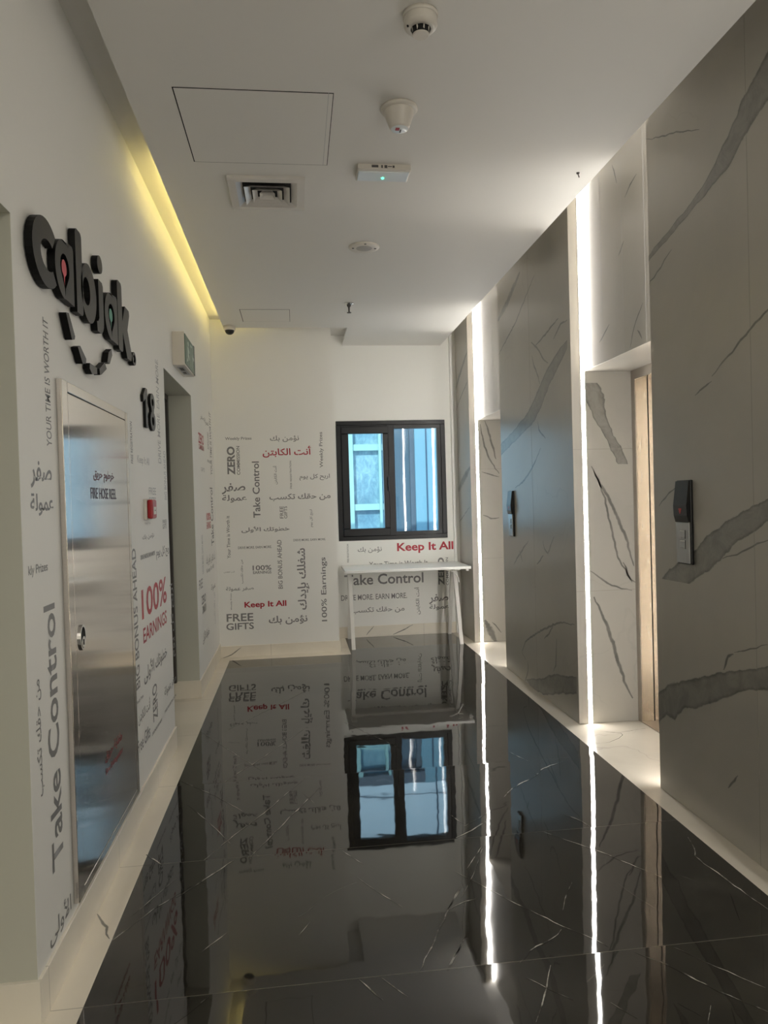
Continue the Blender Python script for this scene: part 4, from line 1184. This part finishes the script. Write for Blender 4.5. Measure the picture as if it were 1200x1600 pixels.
# ------------------------------------------------------------------ ceiling fittings
def access_panel(x0, x1, y0, y1, label, double):
    t = thing('access_panel', label, 'ceiling hatch', ((x0 + x1) / 2, (y0 + y1) / 2, ZC), 'ceiling access panels')
    mb = MB(); w = 0.005
    mb.box(x0, x1, y0, y0 + w, ZC - 0.0008, ZC, M['gap']); mb.box(x0, x1, y1 - w * .6, y1, ZC - 0.0008, ZC, M['gap'])
    mb.box(x0, x0 + w, y0, y1, ZC - 0.0008, ZC, M['gap']); mb.box(x1 - w * .6, x1, y0, y1, ZC - 0.0008, ZC, M['gap'])
    if double: mb.box(x1 - 0.022, x1 - 0.020, y0, y1, ZC - 0.0014, ZC, M['light_grey'])
    mb.build('frame', t, label='thin dark joint')
    mb = MB(); mb.box(x0 + w, x1 - w * .6, y0 + w, y1 - w * .6, ZC - 0.0012, ZC, M['ceiling']); mb.build('panel', t)
access_panel(-0.437, 0.200, 2.955, 3.586, 'large square white access hatch flush in the ceiling', True)
access_panel(-0.428, -0.006, 6.262, 6.680, 'small faint access hatch in the ceiling near the back wall', False)

vt = thing('ceiling_vent', 'square white four way air diffuser in the ceiling beside the large hatch', 'air vent', (-0.102, 3.913, ZC))
vx, vy = -0.102, 3.913
def sq(h, z): return [(vx - h, vy - h, z), (vx + h, vy - h, z), (vx + h, vy + h, z), (vx - h, vy + h, z)]
def frustum(mb, h0, z0, h1, z1, m):
    A, B = sq(h0, z0), sq(h1, z1)
    for k in range(4): mb.face([A[k], B[k], B[(k + 1) % 4], A[(k + 1) % 4]], m)
VM = plain('vent_enamel', srgb(214, 210, 204), 0.16)
mb = MB()
frustum(mb, 0.195, ZC, 0.195, ZC - 0.016, VM); frustum(mb, 0.195, ZC - 0.016, 0.156, ZC - 0.018, VM); frustum(mb, 0.156, ZC - 0.018, 0.124, ZC - 0.002, VM)
bmesh.ops.recalc_face_normals(mb.bm, faces=mb.bm.faces[:]); mb.build('frame', vt)
mb = MB(); mb.face(sq(0.156, ZC - 0.001)[::-1], M['gap']); mb.build('duct', vt, label='dark sheet painted as the shaded duct')  # flat dark face holds the shade of the duct, no hole behind
for h, w in ((0.115, 0.030), (0.075, 0.024), (0.038, 0.014)):
    mb = MB(); frustum(mb, h, ZC - 0.024, h - w, ZC - 0.004, VM); frustum(mb, h + 0.0015, ZC - 0.024, h - w + 0.0015, ZC - 0.003, VM); frustum(mb, h + 0.0015, ZC - 0.024, h, ZC - 0.024, VM)
    mb.build('vane', vt)
mb = MB(); mb.face(sq(0.026, ZC - 0.006)[::-1], VM); mb.build('core_plate', vt)

def loc3(x, y): return (x, y, ZC)
sd = thing('smoke_detector', 'round white smoke detector on the ceiling, nearest of the ceiling fittings', 'smoke detector', (0.468, 2.46, ZC))
L0 = loc3(0.468, 2.46)
mb = MB(); mb.lathe([(0.0, 0.0), (0.060, 0.0), (0.061, -0.012), (0.058, -0.014)], L0, M['white']); mb.build('base', sd)
mb = MB(); mb.lathe([(0.057, -0.012), (0.058, -0.036), (0.054, -0.044), (0.036, -0.052), (0.034, -0.050)], L0, M['white']); mb.build('body', sd)
mb = MB(); mb.lathe([(0.030, -0.040), (0.029, -0.068)], L0, M['gap'])
for k in range(8):
    a = k * math.pi / 4 + 0.2
    c = Vector((L0[0] + 0.031 * math.cos(a), L0[1] + 0.031 * math.sin(a), ZC))
    mb.beam(c + Vector((0, 0, -0.048)), c + Vector((-0.006 * math.cos(a), -0.006 * math.sin(a), -0.070)), 0.004, 0.004, M['white'])
mb.build('sensor_chamber', sd, label='dark slotted chamber')
mb = MB(); mb.lathe([(0.029, -0.066), (0.0285, -0.069), (0.026, -0.071), (0.0, -0.0711)], L0, M['white'], smooth=False); mb.build('cap', sd)
mb = MB(); mb.lathe([(0.004, -0.046), (0.003, -0.051), (0.0, -0.052)], (L0[0] - 0.046, L0[1] - 0.012, ZC), M['gap'], 10); mb.build('indicator', sd)

so = thing('alarm_sounder', 'white cone shaped alarm sounder on the ceiling with a red mark beneath', 'alarm sounder', (0.478, 3.05, ZC))
L0 = loc3(0.478, 3.05)
mb = MB(); mb.lathe([(0.0, 0.0), (0.077, 0.0), (0.079, -0.008), (0.074, -0.014), (0.062, -0.016)], L0, M['white']); mb.build('flange', so)
mb = MB(); mb.lathe([(0.064, -0.012), (0.061, -0.030), (0.042, -0.082), (0.037, -0.088), (0.034, -0.088)], L0, M['white']); mb.build('horn', so)
mb = MB(); mb.lathe([(0.036, -0.088), (0.033, -0.0895), (0.0, -0.090)], L0, M['frosted'])
mb.box(L0[0] - 0.018, L0[0] - 0.001, L0[1] - 0.016, L0[1] + 0.006, ZC - 0.0908, ZC - 0.0898, M['alarm_red']); mb.box(L0[0] + 0.002, L0[0] + 0.008, L0[1] - 0.002, L0[1] + 0.022, ZC - 0.0908, ZC - 0.0898, M['label'])
mb.build('label_plate', so, label='pale plate with red mark')

em = thing('emergency_light', 'slim white emergency light on the ceiling with a green indicator', 'emergency light', (0.478, 3.61, ZC))
mb = MB(); mb.box(0.347, 0.610, 3.556, 3.690, ZC - 0.026, ZC, M['white'], 0.002); hs = mb.build('housing', em)
mb = MB(); mb.box(0.352, 0.604, 3.578, 3.680, ZC - 0.032, ZC - 0.025, M['frosted'], 0.003); df = mb.build('diffuser', em, label='frosted diffuser')
mb = MB(); mb.lathe([(0.007, -0.031), (0.005, -0.036), (0.0, -0.037)], (0.478, 3.640, ZC), M['green_led'], 16); mb.build('indicator', df, label='lit green indicator')
mb = MB()
for x0, x1, z0, z1 in ((0.415, 0.448, .006, .018), (0.462, 0.470, .006, .020), (0.478, 0.492, .006, .020), (0.495, 0.515, .010, .014), (0.518, 0.528, .007, .018)):
    mb.box(x0, x1, 3.5550, 3.5562, ZC - z1, ZC - z0, M['label'])
mb.build('marking', hs, label='small dark printed marking')

sp = thing('ceiling_speaker', 'flat round white speaker disc in the ceiling', 'speaker', (0.486, 4.717, ZC))
L0 = loc3(0.486, 4.717)
mb = MB(); mb.lathe([(0.0, 0.0), (0.098, 0.0), (0.100, -0.004), (0.096, -0.010), (0.052, -0.011)], L0, M['white']); mb.build('rim', sp)
mb = MB(); mb.lathe([(0.053, -0.010), (0.045, -0.013), (0.0, -0.014)], L0, plain('speaker_mesh', srgb(176, 172, 166), 0.6, bump=0.5)); mb.build('grille', sp)
for dx, dy in ((-0.072, 0), (0.072, 0), (0, -0.08)):
    mb = MB(); mb.lathe([(0.008, -0.010), (0.007, -0.0125), (0.0, -0.013)], (L0[0] + dx, L0[1] + dy, ZC), M['label'], 14); mb.build('screw', sp)

sk = thing('sprinkler', 'small chrome pendant sprinkler head hanging from the ceiling past the round speaker', 'sprinkler', (0.484, 6.064, ZC))
L0 = loc3(0.484, 6.064)
mb = MB(); mb.lathe([(0.0, 0.0), (0.042, 0.0), (0.040, -0.008), (0.020, -0.014), (0.016, -0.012)], L0, M['chrome']); mb.build('escutcheon', sk)
mb = MB(); mb.lathe([(0.018, -0.010), (0.016, -0.024), (0.008, -0.034), (0.006, -0.075)], L0, M['jamb_grey']); mb.build('stem', sk)
mb = MB(); mb.lathe([(0.0, -0.074), (0.018, -0.075), (0.019, -0.079), (0.0, -0.080)], L0, M['jamb_grey']); mb.build('deflector', sk)

cc = thing('security_camera', 'small dome security camera under the ceiling corner in front of the back wall', 'camera', (-0.562, 6.85, ZC))
L0 = loc3(-0.562, 6.85)
mb = MB(); mb.lathe([(0.0, 0.0), (0.055, 0.0), (0.056, -0.030), (0.050, -0.040), (0.040, -0.042)], L0, M['white']); mb.build('mount', cc)
mb = MB(); mb.lathe([(0.043, -0.040)] + [(0.043 * math.cos(math.radians(a)), -0.042 - 0.038 * math.sin(math.radians(a))) for a in range(0, 91, 10)], L0, M['black']); mb.build('dome', cc, label='black dome')

hk = thing('ceiling_hook', 'tiny dark hook in the ceiling near the marble pillar', 'hook', (1.48, 3.595, ZC))
mb = MB(); mb.lathe([(0.009, 0.0), (0.007, -0.006), (0.0, -0.007)], loc3(1.48, 3.595), M['jamb_grey'], 12); mb.build('plate', hk)
mb = MB(); mb.beam((1.48, 3.595, ZC - 0.005), (1.488, 3.600, ZC - 0.022), 0.004, 0.004, M['jamb_grey']); mb.build('stem', hk)
